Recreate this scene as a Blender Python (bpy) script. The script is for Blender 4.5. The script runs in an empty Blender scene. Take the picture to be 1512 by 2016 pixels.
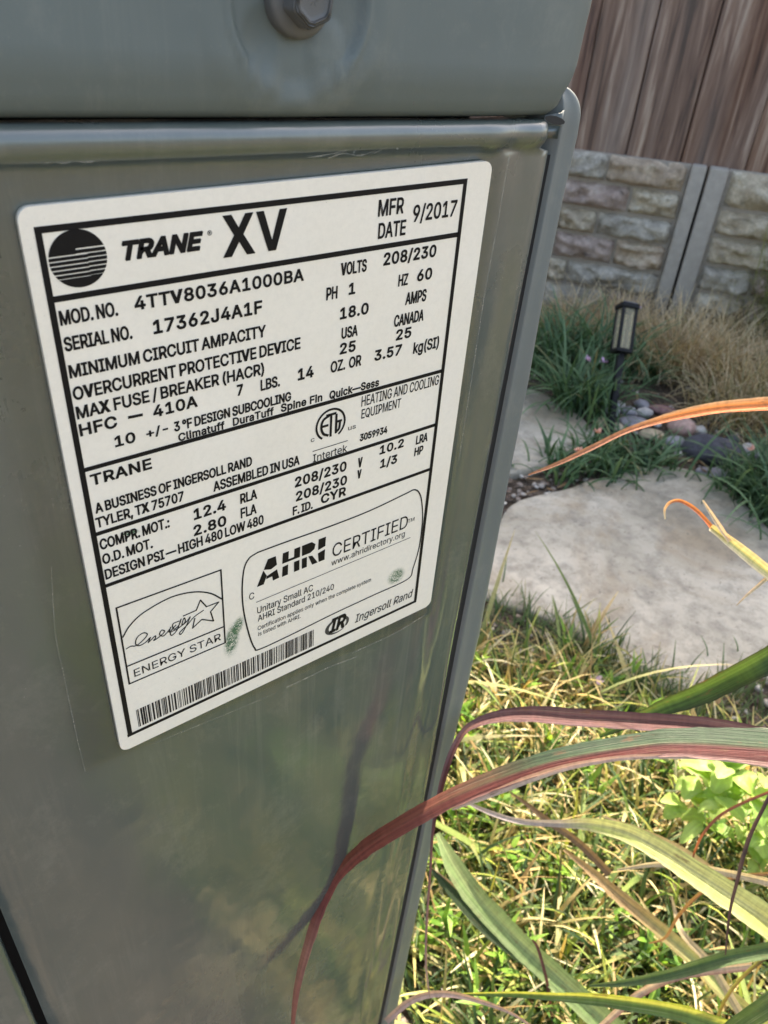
import bpy, math, random
import numpy as np
from mathutils import Vector, Matrix, noise as mnoise
PI = math.pi
rng = np.random.default_rng(7)
random.seed(7)
S = bpy.context.scene
COL = S.collection

# ------------------------------------------------------------------ camera, sky, sun, exposure
cam_d = bpy.data.cameras.new('camera')
cam = bpy.data.objects.new('camera', cam_d)
COL.objects.link(cam)
cam_d.sensor_fit = 'VERTICAL'
cam_d.sensor_height = 36.0
cam_d.lens = 27.654
cam_d.clip_start = 0.02
cam_d.clip_end = 2000
Rw = Matrix(((0.79728151, 0.30454132, -0.52114948),
             (-0.59945891, 0.50054626, -0.62458182),
             (0.07064845, 0.81037524, 0.58163629)))
cam.matrix_world = Matrix.Translation((0, 0, 1.0)) @ Rw.to_4x4()
cam_d.dof.use_dof = True
cam_d.dof.focus_distance = 0.30
cam_d.dof.aperture_fstop = 26.0
S.camera = cam

SUN_AZ = math.atan2(0.50, 0.866)       # direction towards the sun, from +x counter-clockwise
SUN_EL = math.radians(50)
world = bpy.data.worlds.new('World')
S.world = world
world.use_nodes = True
wn = world.node_tree
wn.nodes.clear()
sky = wn.nodes.new('ShaderNodeTexSky')
sky.sky_type = 'NISHITA'
sky.sun_disc = False
sky.sun_elevation = SUN_EL
sky.sun_rotation = PI / 2 - SUN_AZ
sky.air_density = 1.0
sky.dust_density = 3.5
sky.ozone_density = 0.6
bg = wn.nodes.new('ShaderNodeBackground')
bg.inputs['Strength'].default_value = 0.15
wo = wn.nodes.new('ShaderNodeOutputWorld')
wn.links.new(sky.outputs[0], bg.inputs[0])
wn.links.new(bg.outputs[0], wo.inputs[0])
sun_d = bpy.data.lights.new('sun', 'SUN')
sun_d.energy = 3.8
sun_d.angle = math.radians(0.5)
sun_d.color = (1.0, 0.95, 0.86)
sun = bpy.data.objects.new('sun', sun_d)
COL.objects.link(sun)
to_sun = Vector((math.cos(SUN_AZ) * math.cos(SUN_EL), math.sin(SUN_AZ) * math.cos(SUN_EL), math.sin(SUN_EL)))
sun.rotation_euler = to_sun.to_track_quat('Z', 'Y').to_euler()
sun.location = to_sun * 20
S.view_settings.view_transform = 'Standard'
S.view_settings.look = 'None'
S.view_settings.gamma = 1.0
S.view_settings.use_curve_mapping = False
S.view_settings.exposure = 1.88
S.view_settings.use_white_balance = True
S.view_settings.white_balance_temperature = 7500
S.view_settings.white_balance_tint = 10
S.cycles.max_bounces = 10
S.cycles.transparent_max_bounces = 24
S.cycles.caustics_reflective = False
S.cycles.caustics_refractive = False
S.cycles.sample_clamp_indirect = 6.0
S.cycles.use_denoising = True

# ------------------------------------------------------------------ helpers: materials
def srgb(r, g, b):
    f = lambda c: (c / 255 / 12.92) if c / 255 <= 0.04045 else ((c / 255 + 0.055) / 1.055) ** 2.4
    return (f(r), f(g), f(b), 1.0)

class Mat:
    def __init__(s, name):
        s.m = bpy.data.materials.new(name); s.m.use_nodes = True
        s.t = s.m.node_tree; s.t.nodes.clear()
        s.out = s.t.nodes.new('ShaderNodeOutputMaterial')
        s.b = s.t.nodes.new('ShaderNodeBsdfPrincipled')
        s.t.links.new(s.b.outputs[0], s.out.inputs[0])
    def n(s, typ, **kw):
        nd = s.t.nodes.new(typ)
        for k, v in kw.items():
            if k in nd.inputs: s.set(nd.inputs[k], v)
            else: setattr(nd, k, v)
        return nd
    def set(s, sock, v):
        if isinstance(v, bpy.types.NodeSocket): s.t.links.new(v, sock)
        elif isinstance(v, bpy.types.Node): s.t.links.new(v.outputs[0], sock)
        else: sock.default_value = v
    def p(s, **kw):
        names = dict(color='Base Color', rough='Roughness', metal='Metallic', normal='Normal', spec='Specular IOR Level',
                     coat='Coat Weight', coat_rough='Coat Roughness', alpha='Alpha')
        for k, v in kw.items(): s.set(s.b.inputs[names[k]], v)
        return s
    def coord(s, kind='Object', scale=(1, 1, 1), loc=(0, 0, 0)):
        c = s.n('ShaderNodeTexCoord'); m = s.n('ShaderNodeMapping')
        s.t.links.new(c.outputs[kind], m.inputs[0]); m.inputs['Scale'].default_value = scale; m.inputs['Location'].default_value = loc
        return m
    def noise(s, vec, scale, detail=4, rough=0.55, dist=0.0):
        nd = s.n('ShaderNodeTexNoise', Scale=scale, Detail=detail, Roughness=rough, Distortion=dist)
        s.set(nd.inputs['Vector'], vec); return nd.outputs['Fac']
    def ramp(s, fac, stops, interp='LINEAR'):
        r = s.n('ShaderNodeValToRGB'); s.set(r.inputs[0], fac); e = r.color_ramp.elements; r.color_ramp.interpolation = interp
        while len(e) < len(stops): e.new(0.5)
        for i, (p_, c) in enumerate(stops):
            e[i].position = p_; e[i].color = c if len(c) == 4 else (*c, 1)
        return r.outputs[0]
    def mix(s, fac, a, b, mode='MIX'):
        m = s.n('ShaderNodeMix', data_type='RGBA', blend_type=mode)
        s.set(m.inputs[0], fac); s.set(m.inputs[6], a); s.set(m.inputs[7], b); return m.outputs[2]
    def math(s, op, a, b=0.0, clamp=False):
        m = s.n('ShaderNodeMath', operation=op, use_clamp=clamp); s.set(m.inputs[0], a); s.set(m.inputs[1], b); return m.outputs[0]
    def bump(s, h, strength=0.3, dist=0.001, normal=None):
        b = s.n('ShaderNodeBump', Strength=strength, Distance=dist); s.set(b.inputs['Height'], h)
        if normal is not None: s.set(b.inputs['Normal'], normal)
        return b.outputs[0]

def grey(v): return (v, v, v, 1)

def paint_material(name, base, dusty=0.35, r0=0.07, r1=0.17, ior=2.0, bs=0.30):
    m = Mat(name)
    c = m.coord('Object')
    cs = m.coord('Object', (1, 1, 0.05))
    big = m.noise(c, 9, 3, 0.5)
    streak = m.noise(cs, 120, 6, 0.7, 0.6)
    fine = m.noise(c, 420, 3, 0.7)
    dust = m.math('MULTIPLY', m.ramp(streak, [(0.50, grey(0)), (0.72, grey(1))]), m.ramp(big, [(0.38, grey(0)), (0.68, grey(1))]))
    speck = m.ramp(m.noise(c, 900, 2, 0.8), [(0.70, grey(0)), (0.76, grey(1))])
    patch = m.math('MULTIPLY', m.ramp(m.noise(m.coord('Object', (1, 1, .8), (3, 1, 2)), 34, 8, 0.8, 0.2), [(0.52, grey(0)), (0.74, grey(1))]), 0.55)
    dust = m.math('ADD', m.math('MULTIPLY', dust, 0.6), patch)
    dustf = m.math('MULTIPLY', m.math('ADD', dust, m.math('MULTIPLY', speck, 0.5)), dusty, True)
    b2 = m.mix(big, tuple(x * 0.88 for x in base[:3]) + (1,), tuple(min(1, x * 1.12) for x in base[:3]) + (1,))
    m.p(color=m.mix(dustf, b2, srgb(178, 174, 160)))
    sz = m.n('ShaderNodeSeparateXYZ'); m.set(sz.inputs[0], c)
    upper = m.math('MULTIPLY', m.ramp(sz.outputs[2], [(0.72, grey(0)), (0.93, grey(1))]), 0.18)      # weathered, duller paint under the lid
    m.p(rough=m.math('ADD', m.math('ADD', upper, m.math('MULTIPLY', dustf, 0.35)), m.ramp(m.noise(c, 30, 4), [(0.3, grey(r0)), (0.7, grey(r1))])))
    h = m.math('ADD', m.math('MULTIPLY', m.noise(m.coord('Object', (1, 1, 0.8)), 17, 3, 0.5), 1.0), m.math('MULTIPLY', fine, 0.022))
    m.p(normal=m.bump(h, bs, 0.006)); m.b.inputs['IOR'].default_value = ior
    return m.m

M = {}
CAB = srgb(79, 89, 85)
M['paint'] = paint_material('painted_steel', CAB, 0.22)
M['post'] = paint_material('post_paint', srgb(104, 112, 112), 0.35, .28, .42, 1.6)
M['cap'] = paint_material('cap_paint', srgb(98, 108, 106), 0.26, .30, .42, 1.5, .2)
M['bolt'] = paint_material('bolt_paint', srgb(92, 93, 92), 0.2, .3, .4, 1.5)
def simple(name, col, rough=0.5, metal=0.0, nscale=60, var=0.15, bump=0.2, bdist=0.001, spec=0.5):
    m = Mat(name); c = m.coord('Object'); f = m.noise(c, nscale, 5)
    m.p(color=m.mix(f, tuple(x * (1 - var) for x in col[:3]) + (1,), tuple(min(1, x * (1 + var)) for x in col[:3]) + (1,)),
        rough=rough, metal=metal, normal=m.bump(f, bump, bdist), spec=spec)
    return m.m
M['dark'] = simple('gap_shadow_steel', (0.02, 0.02, 0.02, 1), 0.8)
M['ink'] = simple('black_print', (0.006, 0.006, 0.007, 1), 0.5, nscale=900, var=0.4, bump=0.0, spec=0.2)
M['inkgrey'] = simple('grey_print', (0.05, 0.05, 0.05, 1), 0.42, nscale=900, var=0.4, bump=0.0)
M['lampmetal'] = simple('black_powder_coat', (0.008, 0.008, 0.009, 1), 0.5, nscale=200, spec=0.25)
M['solar'] = simple('solar_cell', (0.12, 0.13, 0.17, 1), 0.2)
M['concrete'] = simple('grey_concrete', srgb(160, 153, 143), 0.9, nscale=45, var=0.22, bump=0.5, bdist=0.003)
M['mortar'] = simple('mortar', srgb(150, 141, 130), 0.95, nscale=70, var=0.25, bump=0.7, bdist=0.004)

# film over the nameplate: clear, glossy, dusty at the rim
def film_mat():
    m = Mat('clear_film')
    c = m.coord('Object')
    tr = m.n('ShaderNodeBsdfTransparent'); tr.inputs[0].default_value = (0.985, 0.995, 0.99, 1)
    gl = m.n('ShaderNodeBsdfGlossy'); gl.inputs['Roughness'].default_value = 0.22; gl.inputs['Color'].default_value = (0.9, 0.9, 0.9, 1)
    h = m.noise(c, 26, 3, 0.5)
    nb = m.bump(h, 0.35, 0.004); m.set(gl.inputs['Normal'], nb)
    fr = m.n('ShaderNodeFresnel', IOR=1.18); m.set(fr.inputs['Normal'], nb)
    mx = m.n('ShaderNodeMixShader'); m.set(mx.inputs[0], fr.outputs[0]); m.set(mx.inputs[1], tr.outputs[0]); m.set(mx.inputs[2], gl.outputs[0])
    m.t.links.new(mx.outputs[0], m.out.inputs[0])
    return m.m
M['film'] = film_mat()
def dustline():
    m = Mat('dried_dust')
    c = m.coord('Object')
    a = m.ramp(m.noise(c, 160, 6, 0.85), [(0.30, grey(0.10)), (0.75, grey(0.75))])
    m.p(color=srgb(170, 168, 156), rough=0.9, alpha=a)
    return m.m
M['dust'] = dustline()

def label_mat(spots):
    m = Mat('nameplate_vinyl')
    c = m.coord('Object')
    g = m.noise(c, 30, 4)
    col = m.mix(g, srgb(238, 230, 213), srgb(248, 242, 228))
    fine = m.ramp(m.noise(c, 420, 3, 0.8), [(0.3, grey(0.95)), (0.6, grey(1))])
    col = m.mix(1.0, col, fine, 'MULTIPLY')
    sp = m.ramp(m.noise(c, 1500, 2, 0.9), [(0.52, grey(0)), (0.60, grey(1))])
    cc = m.n('ShaderNodeTexCoord')
    for (x, y, z, rx, rz, rot) in spots:          # patches of green algae and black specks
        mp = m.n('ShaderNodeMapping', vector_type='TEXTURE')
        m.t.links.new(cc.outputs['Object'], mp.inputs[0])
        mp.inputs['Location'].default_value = (x, y, z); mp.inputs['Scale'].default_value = (rx, 1, rz)
        mp.inputs['Rotation'].default_value = (0, rot, 0)
        gr = m.n('ShaderNodeTexGradient', gradient_type='QUADRATIC_SPHERE'); m.set(gr.inputs[0], mp)
        f = m.ramp(gr.outputs['Fac'], [(0.0, grey(0)), (0.25, grey(1))])
        f = m.math('MULTIPLY', f, m.ramp(m.noise(c, 800, 4, 0.9, 1.5), [(0.40, grey(0)), (0.52, grey(1))]))
        col = m.mix(f, col, srgb(20, 92, 62))
    edge = m.math('MULTIPLY', m.ramp(m.noise(c, 1300, 2, 0.9), [(0.72, grey(0)), (0.75, grey(0.8))]), m.ramp(m.noise(c, 14, 3), [(0.5, grey(0)), (0.6, grey(1))]))
    col = m.mix(edge, col, srgb(70, 68, 62))
    m.p(color=col, rough=0.42, normal=m.bump(m.noise(c, 40, 3), 0.12, 0.002), coat=0.5, coat_rough=0.14)
    return m.m

def leaf_mat(name, streak=1.0, trans=0.35, rough=0.42, spots=False):
    m = Mat(name)
    at = m.n('ShaderNodeAttribute', attribute_name='Col')
    uv = m.coord('UV', (150, 2.2, 1))
    n1 = m.noise(uv, 5, 5, 0.7)
    uv2 = m.coord('UV', (10, 60, 1))
    n2 = m.noise(uv2, 3, 3, 0.7)
    k = m.ramp(m.mix(0.3, n1, n2), [(0.30, grey(1 - 0.5 * streak)), (0.52, grey(1)), (0.72, grey(1 + 0.35 * streak))])
    col = m.mix(1.0, at.outputs['Color'], k, 'MULTIPLY')
    if spots:
        u3 = m.coord('UV', (300, 1.2, 1)); vein = m.ramp(m.noise(u3, 6, 2, 0.6), [(0.60, grey(0)), (0.68, grey(0.55))])
        col = m.mix(m.math('MULTIPLY', vein, m.ramp(m.noise(m.coord('UV', (30, 12, 1)), 2, 3), [(0.45, grey(0)), (0.6, grey(1))])), col, srgb(186, 184, 160))
        br = m.ramp(m.noise(m.coord('UV', (60, 14, 1)), 3, 5, 0.75), [(0.58, grey(0)), (0.68, grey(0.7))]); col = m.mix(br, col, srgb(120, 82, 58))
    m.p(color=col, rough=rough, normal=m.bump(n1, 0.9, 0.0010))
    tl = m.n('ShaderNodeBsdfTranslucent'); m.set(tl.inputs[0], m.mix(1.0, col, (1.25, 1.15, 0.7, 1), 'MULTIPLY'))
    mx = m.n('ShaderNodeMixShader'); mx.inputs[0].default_value = trans
    m.set(mx.inputs[1], m.b.outputs[0]); m.set(mx.inputs[2], tl.outputs[0]); m.t.links.new(mx.outputs[0], m.out.inputs[0])
    return m.m
M['leaf'] = leaf_mat('grass_leaf', 1.3, 0.30, 0.6, True)
M['blade'] = leaf_mat('small_blade', 0.5, 0.30, 0.5)
M['broad'] = leaf_mat('broad_leaf', 0.4, 0.40, 0.4)
M['petal'] = leaf_mat('petal', 0.2, 0.3, 0.6)

def wood_mat():
    m = Mat('weathered_cedar')
    at = m.n('ShaderNodeAttribute', attribute_name='Col')
    oi = m.n('ShaderNodeObjectInfo')
    mp = m.coord('Object', (1, 1, 0.06))
    off = m.n('ShaderNodeVectorMath', operation='ADD'); m.set(off.inputs[0], mp)
    cb = m.n('ShaderNodeCombineXYZ'); m.set(cb.inputs[0], m.math('MULTIPLY', oi.outputs['Random'], 37.0)); m.set(cb.inputs[2], m.math('MULTIPLY', oi.outputs['Random'], 11.0))
    m.set(off.inputs[1], cb)
    g1 = m.noise(off.outputs[0], 34, 7, 0.62, 0.6)
    g2 = m.noise(off.outputs[0], 9, 3, 0.5, 0.4)
    c2 = m.coord('Object', (1, 1, 0.3)); kn = m.noise(c2, 7, 2, 0.5, 0.5)
    col = m.ramp(g1, [(0.36, srgb(48, 32, 25)), (0.45, srgb(104, 76, 62)), (0.55, srgb(134, 106, 90)), (0.66, srgb(184, 164, 148))])
    col = m.mix(m.ramp(g2, [(0.44, grey(0)), (0.68, grey(0.6))]), col, m.mix(g1, srgb(100, 88, 82), srgb(176, 164, 156)))
    col = m.mix(m.ramp(kn, [(0.62, grey(0)), (0.72, grey(0.8))]), col, srgb(70, 42, 36))
    col = m.mix(m.math('MULTIPLY', oi.outputs['Random'], 0.25), col, srgb(110, 66, 56))
    m.p(color=col, rough=0.8, normal=m.bump(g1, 0.6, 0.003))
    return m.m
M['wood'] = wood_mat()

def stone_mat(name, c1, c2, c3):
    m = Mat(name); oi = m.n('ShaderNodeObjectInfo')
    mp = m.coord('Object'); off = m.n('ShaderNodeVectorMath', operation='ADD'); m.set(off.inputs[0], mp)
    cb = m.n('ShaderNodeCombineXYZ'); m.set(cb.inputs[0], m.math('MULTIPLY', oi.outputs['Random'], 23.0)); m.set(off.inputs[1], cb)
    n1 = m.noise(off.outputs[0], 14, 6, 0.6, 0.3); n2 = m.noise(off.outputs[0], 60, 5, 0.7)
    col = m.ramp(n1, [(0.32, c1), (0.52, c2), (0.70, c3)])
    col = m.mix(m.ramp(n2, [(0.35, grey(0)), (0.70, grey(0.8))]), col, tuple(x * 0.50 for x in c2[:3]) + (1,))
    m.p(color=col, rough=0.9, normal=m.bump(m.math('ADD', n1, m.math('MULTIPLY', n2, 0.5)), 1.0, 0.012))
    return m.m
M['stone_sand'] = stone_mat('stone_sand', srgb(150, 132, 112), srgb(198, 184, 160), srgb(222, 214, 196))
M['stone_pink'] = stone_mat('stone_pink', srgb(142, 122, 112), srgb(184, 164, 152), srgb(212, 198, 186))
M['stone_grey'] = stone_mat('stone_grey', srgb(134, 126, 114), srgb(186, 178, 164), srgb(222, 214, 198))
M['stone_tan'] = stone_mat('stone_tan', srgb(142, 124, 104), srgb(192, 172, 150), srgb(220, 206, 182))
RIV = {'white': ((196, 192, 188), (222, 218, 212), (236, 232, 226)), 'pink': ((170, 130, 118), (208, 172, 158), (222, 196, 184)),
       'dark': ((58, 58, 64), (92, 92, 100), (128, 128, 134)), 'grey': ((130, 128, 134), (168, 166, 172), (200, 198, 200)),
       'red': ((120, 84, 84), (154, 116, 114), (180, 150, 146)), 'buff': ((168, 150, 120), (206, 190, 160), (226, 214, 190))}
for k, v in RIV.items():
    M['rock_' + k] = stone_mat('rock_' + k, *[srgb(*q) for q in v])

def flag_mat():
    m = Mat('flagstone_sandstone')
    c = m.coord('Object')
    a = m.noise(c, 2.6, 6, 0.6, 0.5); b = m.noise(c, 26, 6, 0.7); d = m.noise(m.coord('Object', (1, 1, 1), (5, 3, 0)), 3.4, 5, 0.62, 0.8)
    col = m.ramp(a, [(0.34, srgb(156, 150, 134)), (0.50, srgb(184, 178, 163)), (0.66, srgb(203, 197, 182))])
    col = m.mix(m.ramp(d, [(0.48, grey(0)), (0.62, grey(0.6))]), col, srgb(150, 132, 106))
    col = m.mix(m.ramp(b, [(0.34, grey(0.55)), (0.56, grey(0))]), col, srgb(108, 104, 96))
    sp = m.ramp(m.noise(c, 90, 3, 0.8), [(0.62, grey(0)), (0.68, grey(0.6))]); col = m.mix(sp, col, srgb(84, 78, 72))
    m.p(color=col, rough=0.85, normal=m.bump(m.math('ADD', m.math('MULTIPLY', a, 1.0), m.math('MULTIPLY', b, 0.35)), 0.9, 0.012))
    return m.m
M['flag'] = flag_mat()
def soil_mat():
    m = Mat('soil')
    c = m.coord('Object')
    a = m.noise(c, 18, 8, 0.7); b = m.noise(c, 140, 5, 0.8); d = m.noise(c, 2.0, 4)
    col = m.ramp(a, [(0.3, srgb(50, 40, 34)), (0.5, srgb(84, 72, 60)), (0.7, srgb(128, 114, 98))])
    col = m.mix(m.ramp(b, [(0.55, grey(0)), (0.68, grey(0.8))]), col, srgb(186, 178, 166))
    m.p(color=col, rough=0.95, normal=m.bump(m.math('ADD', a, m.math('MULTIPLY', b, 0.5)), 0.9, 0.012))
    return m.m
M['soil'] = soil_mat()
def attr_mat(name, rough=0.85):
    m = Mat(name); at = m.n('ShaderNodeAttribute', attribute_name='Col'); c = m.coord('Object')
    b = m.noise(c, 160, 4, 0.7)
    m.p(color=m.mix(1.0, at.outputs['Color'], m.ramp(b, [(0.3, grey(0.7)), (0.65, grey(1.15))]), 'MULTIPLY'), rough=rough, normal=m.bump(b, 0.5, 0.002))
    return m.m
M['bits'] = attr_mat('mixed_gravel')
def glass():
    m = Mat('lantern_glass')
    m.p(color=(0.62, 0.56, 0.40, 1), rough=0.4, alpha=0.22, spec=0.15); return m.m
M['glass'] = glass()

# ------------------------------------------------------------------ helpers: objects
def tag(o, label=None, cat=None, group=None, kind=None):
    if label: o['label'] = label
    if cat: o['category'] = cat
    if group: o['group'] = group
    if kind: o['kind'] = kind
    return o
def thing(name, label, cat, loc=(0, 0, 0), rz=0, group=None):
    o = bpy.data.objects.new(name, None); o.empty_display_size = 0.05
    COL.objects.link(o); o.location = loc; o.rotation_euler = (0, 0, rz)
    return tag(o, label, cat, group)
def mesh(name, verts, faces, mat=None, parent=None, smooth=True, loc=None, colors=None, uvs=None, mats=None, fmat=None):
    me = bpy.data.meshes.new(name)
    me.from_pydata([tuple(v) for v in verts], [], [tuple(f) for f in faces])
    if mats:
        for k in mats: me.materials.append(M[k])
        if fmat is not None: me.polygons.foreach_set('material_index', list(fmat))
    elif mat: me.materials.append(M[mat])
    if smooth: me.polygons.foreach_set('use_smooth', [True] * len(me.polygons))
    if colors is not None:
        a = me.color_attributes.new('Col', 'FLOAT_COLOR', 'POINT')
        cc = np.ones((len(verts), 4)); cc[:, :3] = np.asarray(colors)[:, :3]; a.data.foreach_set('color', cc.ravel())
    if uvs is not None:
        ul = me.uv_layers.new(name='UVMap'); li = np.empty(len(me.loops), int); me.loops.foreach_get('vertex_index', li)
        ul.data.foreach_set('uv', np.asarray(uvs)[li].ravel())
    me.update()
    o = bpy.data.objects.new(name, me); COL.objects.link(o)
    if parent: o.parent = parent
    if loc is not None: o.location = loc
    return o
def to_parent(o, parent):          # geometry was given in world space: bring it into the parent's space
    o.data.transform(Matrix.LocRotScale(parent.location, parent.rotation_euler, None).inverted()); o.parent = parent
    return o
def box_vf(x0, x1, y0, y1, z0, z1, base=0):
    v = [(x0, y0, z0), (x1, y0, z0), (x1, y1, z0), (x0, y1, z0), (x0, y0, z1), (x1, y0, z1), (x1, y1, z1), (x0, y1, z1)]
    f = [(0, 3, 2, 1), (4, 5, 6, 7), (0, 1, 5, 4), (1, 2, 6, 5), (2, 3, 7, 6), (3, 0, 4, 7)]
    return v, [tuple(i + base for i in q) for q in f]
def bevel(o, w, seg=2):
    import bmesh
    bm = bmesh.new(); bm.from_mesh(o.data)
    bmesh.ops.bevel(bm, geom=bm.edges[:], offset=w, segments=seg, profile=0.5, affect='EDGES')
    bm.to_mesh(o.data); bm.free(); o.data.polygons.foreach_set('use_smooth', [True] * len(o.data.polygons)); return o
def grid_faces(nu, nv, closed=False):
    f = []
    for j in range(nv - 1):
        for i in range(nu - 1 if not closed else nu):
            a = j * nu + i; b = j * nu + (i + 1) % nu
            f.append((a, b, b + nu, a + nu))
    return f
def catmull(pts, n):
    P_ = [np.array(p, float) for p in pts]; P_ = [2 * P_[0] - P_[1]] + P_ + [2 * P_[-1] - P_[-2]]
    out = []
    for i in range(1, len(P_) - 2):
        for k in range(n):
            t = k / n; a, b, c, d = P_[i - 1:i + 3]
            out.append(0.5 * ((2 * b) + (-a + c) * t + (2 * a - 5 * b + 4 * c - d) * t * t + (-a + 3 * b - 3 * c + d) * t ** 3))
    out.append(P_[-2]); return np.array(out)
def lerp_col(stops, t):
    for (a, ca), (b, cb) in zip(stops[:-1], stops[1:]):
        if t <= b: 
            k = (t - a) / max(1e-6, b - a); return tuple(x + (y - x) * k for x, y in zip(ca, cb))
    return stops[-1][1]

# ------------------------------------------------------------------ ground (one sheet to the horizon)
def axis(lo, hi, step, far):
    a = list(np.arange(lo, hi, step)); s = step; v = a[-1]
    while v < far: s *= 1.35; v += s; a.append(v)
    s = step; v = a[0]
    while v > -far: s *= 1.35; v -= s; a.insert(0, v)
    return np.array(a)
gx = axis(-0.3, 3.4, 0.03, 400); gy = axis(-1.3, 2.8, 0.03, 400)
XX, YY = np.meshgrid(gx, gy)
ZZ = np.zeros_like(XX)
near = (XX > -3) & (XX < 6) & (YY > -4) & (YY < 6)
for j, i in zip(*np.nonzero(near)):
    ZZ[j, i] = 0.012 * mnoise.fractal(Vector((XX[j, i] * 4, YY[j, i] * 4, 0)), 1, 2, 4) - 0.006
g = mesh('ground', np.stack([XX.ravel(), YY.ravel(), ZZ.ravel()], 1), grid_faces(len(gx), len(gy)), 'soil'); tag(g, kind='structure')

# ------------------------------------------------------------------ low stone wall and timber fence
WD = Vector((-0.605978, 0.795481, 0)); WN = Vector((0.795481, 0.605978, 0)); WDIST = 2.80114
def wl(s, d, z): return WN * (WDIST + d) + WD * s + Vector((0, 0, z))   # along, behind the wall face, up
ang_w = math.atan2(WD.y, WD.x)
# local frame of the wall: x along WD, y = -WN (towards the garden)?  keep y pointing away from the garden
RW = Matrix(((WD.x, WN.x, 0), (WD.y, WN.y, 0), (0, 0, 1)))
def wall_obj(name, verts, faces, mat, parent, smooth=False, **kw):
    return mesh(name, [wl(*v) for v in verts], faces, mat, parent, smooth, **kw)
wall = thing('stone_wall', 'low garden wall of rough blocks with concrete end strips under the timber fence', 'wall')
WTOP = 0.517; SEAM = -0.300
def wbox(name, s0, s1, d0, d1, z0, z1, mat, bev=0.004):
    v, f = box_vf(s0, s1, d0, d1, z0, z1); o = wall_obj(name, v, [q[::-1] for q in f], mat, wall); bevel(o, bev, 2); return o
wbox('panel_backing', SEAM + 0.050, 1.9, 0.022, 0.12, -0.1, WTOP - 0.002, 'mortar')
wbox('panel_backing', -2.9, SEAM - 0.062, 0.022, 0.12, -0.1, WTOP - 0.002, 'mortar')
wbox('concrete_strip', SEAM + 0.0045, SEAM + 0.050, 0.0, 0.10, -0.1, WTOP, 'concrete', 0.006)
wbox('concrete_strip', SEAM - 0.062, SEAM - 0.0045, 0.0, 0.10, -0.1, WTOP, 'concrete', 0.006)
wbox('gap_backing', SEAM - 0.010, SEAM + 0.010, 0.05, 0.098, -0.1, WTOP - 0.01, 'dark', 0.001)
def block(s0, s1, z0, z1, mat, proud=0.03, name='stone', parent=None):
    nu, nv = 13, 8; v = []; sd = random.random() * 90
    for j in range(nv):
        for i in range(nu):
            u = i / (nu - 1) * 2 - 1; w_ = j / (nv - 1) * 2 - 1
            s_ = (s0 + s1) / 2 + (s1 - s0) / 2 * u; z_ = (z0 + z1) / 2 + (z1 - z0) / 2 * w_
            e = max(abs(u) ** 9, abs(w_) ** 7)
            nz = mnoise.fractal(Vector((s_ * 26 + sd, z_ * 40, sd)), .8, 2, 5)
            s_ += 0.004 * mnoise.noise(Vector((s_ * 40, z_ * 40, sd))); z_ += 0.005 * mnoise.noise(Vector((s_ * 30, z_ * 30, sd + 9)))
            ledge = 0.010 * (1 if mnoise.noise(Vector((s_ * 9 + sd, z_ * 30, 3))) > 0.0 else 0)
            v.append((s_, 0.024 - (1 - e) * (proud + .006 + nz * 0.026 + ledge) - 0.002, z_))
    return wall_obj(name, v, [q for q in grid_faces(nu, nv)], mat, parent or wall, True)
rows_left = [   # z0, z1, boundaries along the wall, materials
    (0.432, 0.514, [-0.2471, 0.0046, 0.1474], ['stone_tan', 'stone_grey']),
    (0.345, 0.424, [-0.2434, -0.087, 0.1387], ['stone_sand', 'stone_pink']),
    (0.263, 0.337, [-0.2486, 0.0005, 0.1294], ['stone_grey', 'stone_sand']),
    (0.172, 0.255, [-0.2553, -0.0765, 0.1283], ['stone_tan', 'stone_pink']),
    (0.088, 0.164, [-0.2499, 0.0647, 0.1342], ['stone_grey', 'stone_sand']),
    (-0.03, 0.080, [-0.2569, -0.096, 0.1314], ['stone_pink', 'stone_grey'])]
kinds = ['stone_sand', 'stone_pink', 'stone_grey', 'stone_tan']
for z0, z1, bs, ms in rows_left:
    bs = list(bs); bs[0] = SEAM + 0.056
    mm = list(ms)
    while bs[-1] < 1.8:
        bs.append(bs[-1] + random.choice([0.11, 0.16, 0.22, 0.27])); mm.append(random.choice(kinds))
    for a, b, mt in zip(bs[:-1], bs[1:], mm): block(a + 0.004, b - 0.004, z0 + 0.002, z1 - 0.002, mt, 0.016)
for z0, z1 in [(0.405, 0.512), (0.318, 0.396), (0.226, 0.309), (0.135, 0.217), (0.05, 0.126), (-0.04, 0.042)]:
    s = SEAM - 0.070
    first = True
    while s > -2.8:
        L = random.choice([0.17, 0.22, 0.28]) if first or random.random() < .6 else 0.12; first = False
        block(s - L + 0.005, s - 0.005, z0 + 0.002, z1 - 0.002, random.choice(['stone_sand', 'stone_grey', 'stone_tan', 'stone_pink', 'stone_sand']), 0.022); s -= L
fence = thing('wooden_fence', 'tall fence of weathered reddish brown boards standing on the stone wall', 'fence')
FTOP = 2.35
edges = [-0.042 + 0.0]
bnds = [1.63, 1.46, 1.27, 1.10, 0.93, 0.75, 0.59, 0.43, 0.285, 0.122, -0.043, -0.212, -0.408, -0.575, -0.75, -0.91, -1.09, -1.26, -1.42, -1.6, -1.77, -1.95, -2.12, -2.29, -2.46, -2.63, -2.8]
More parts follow.
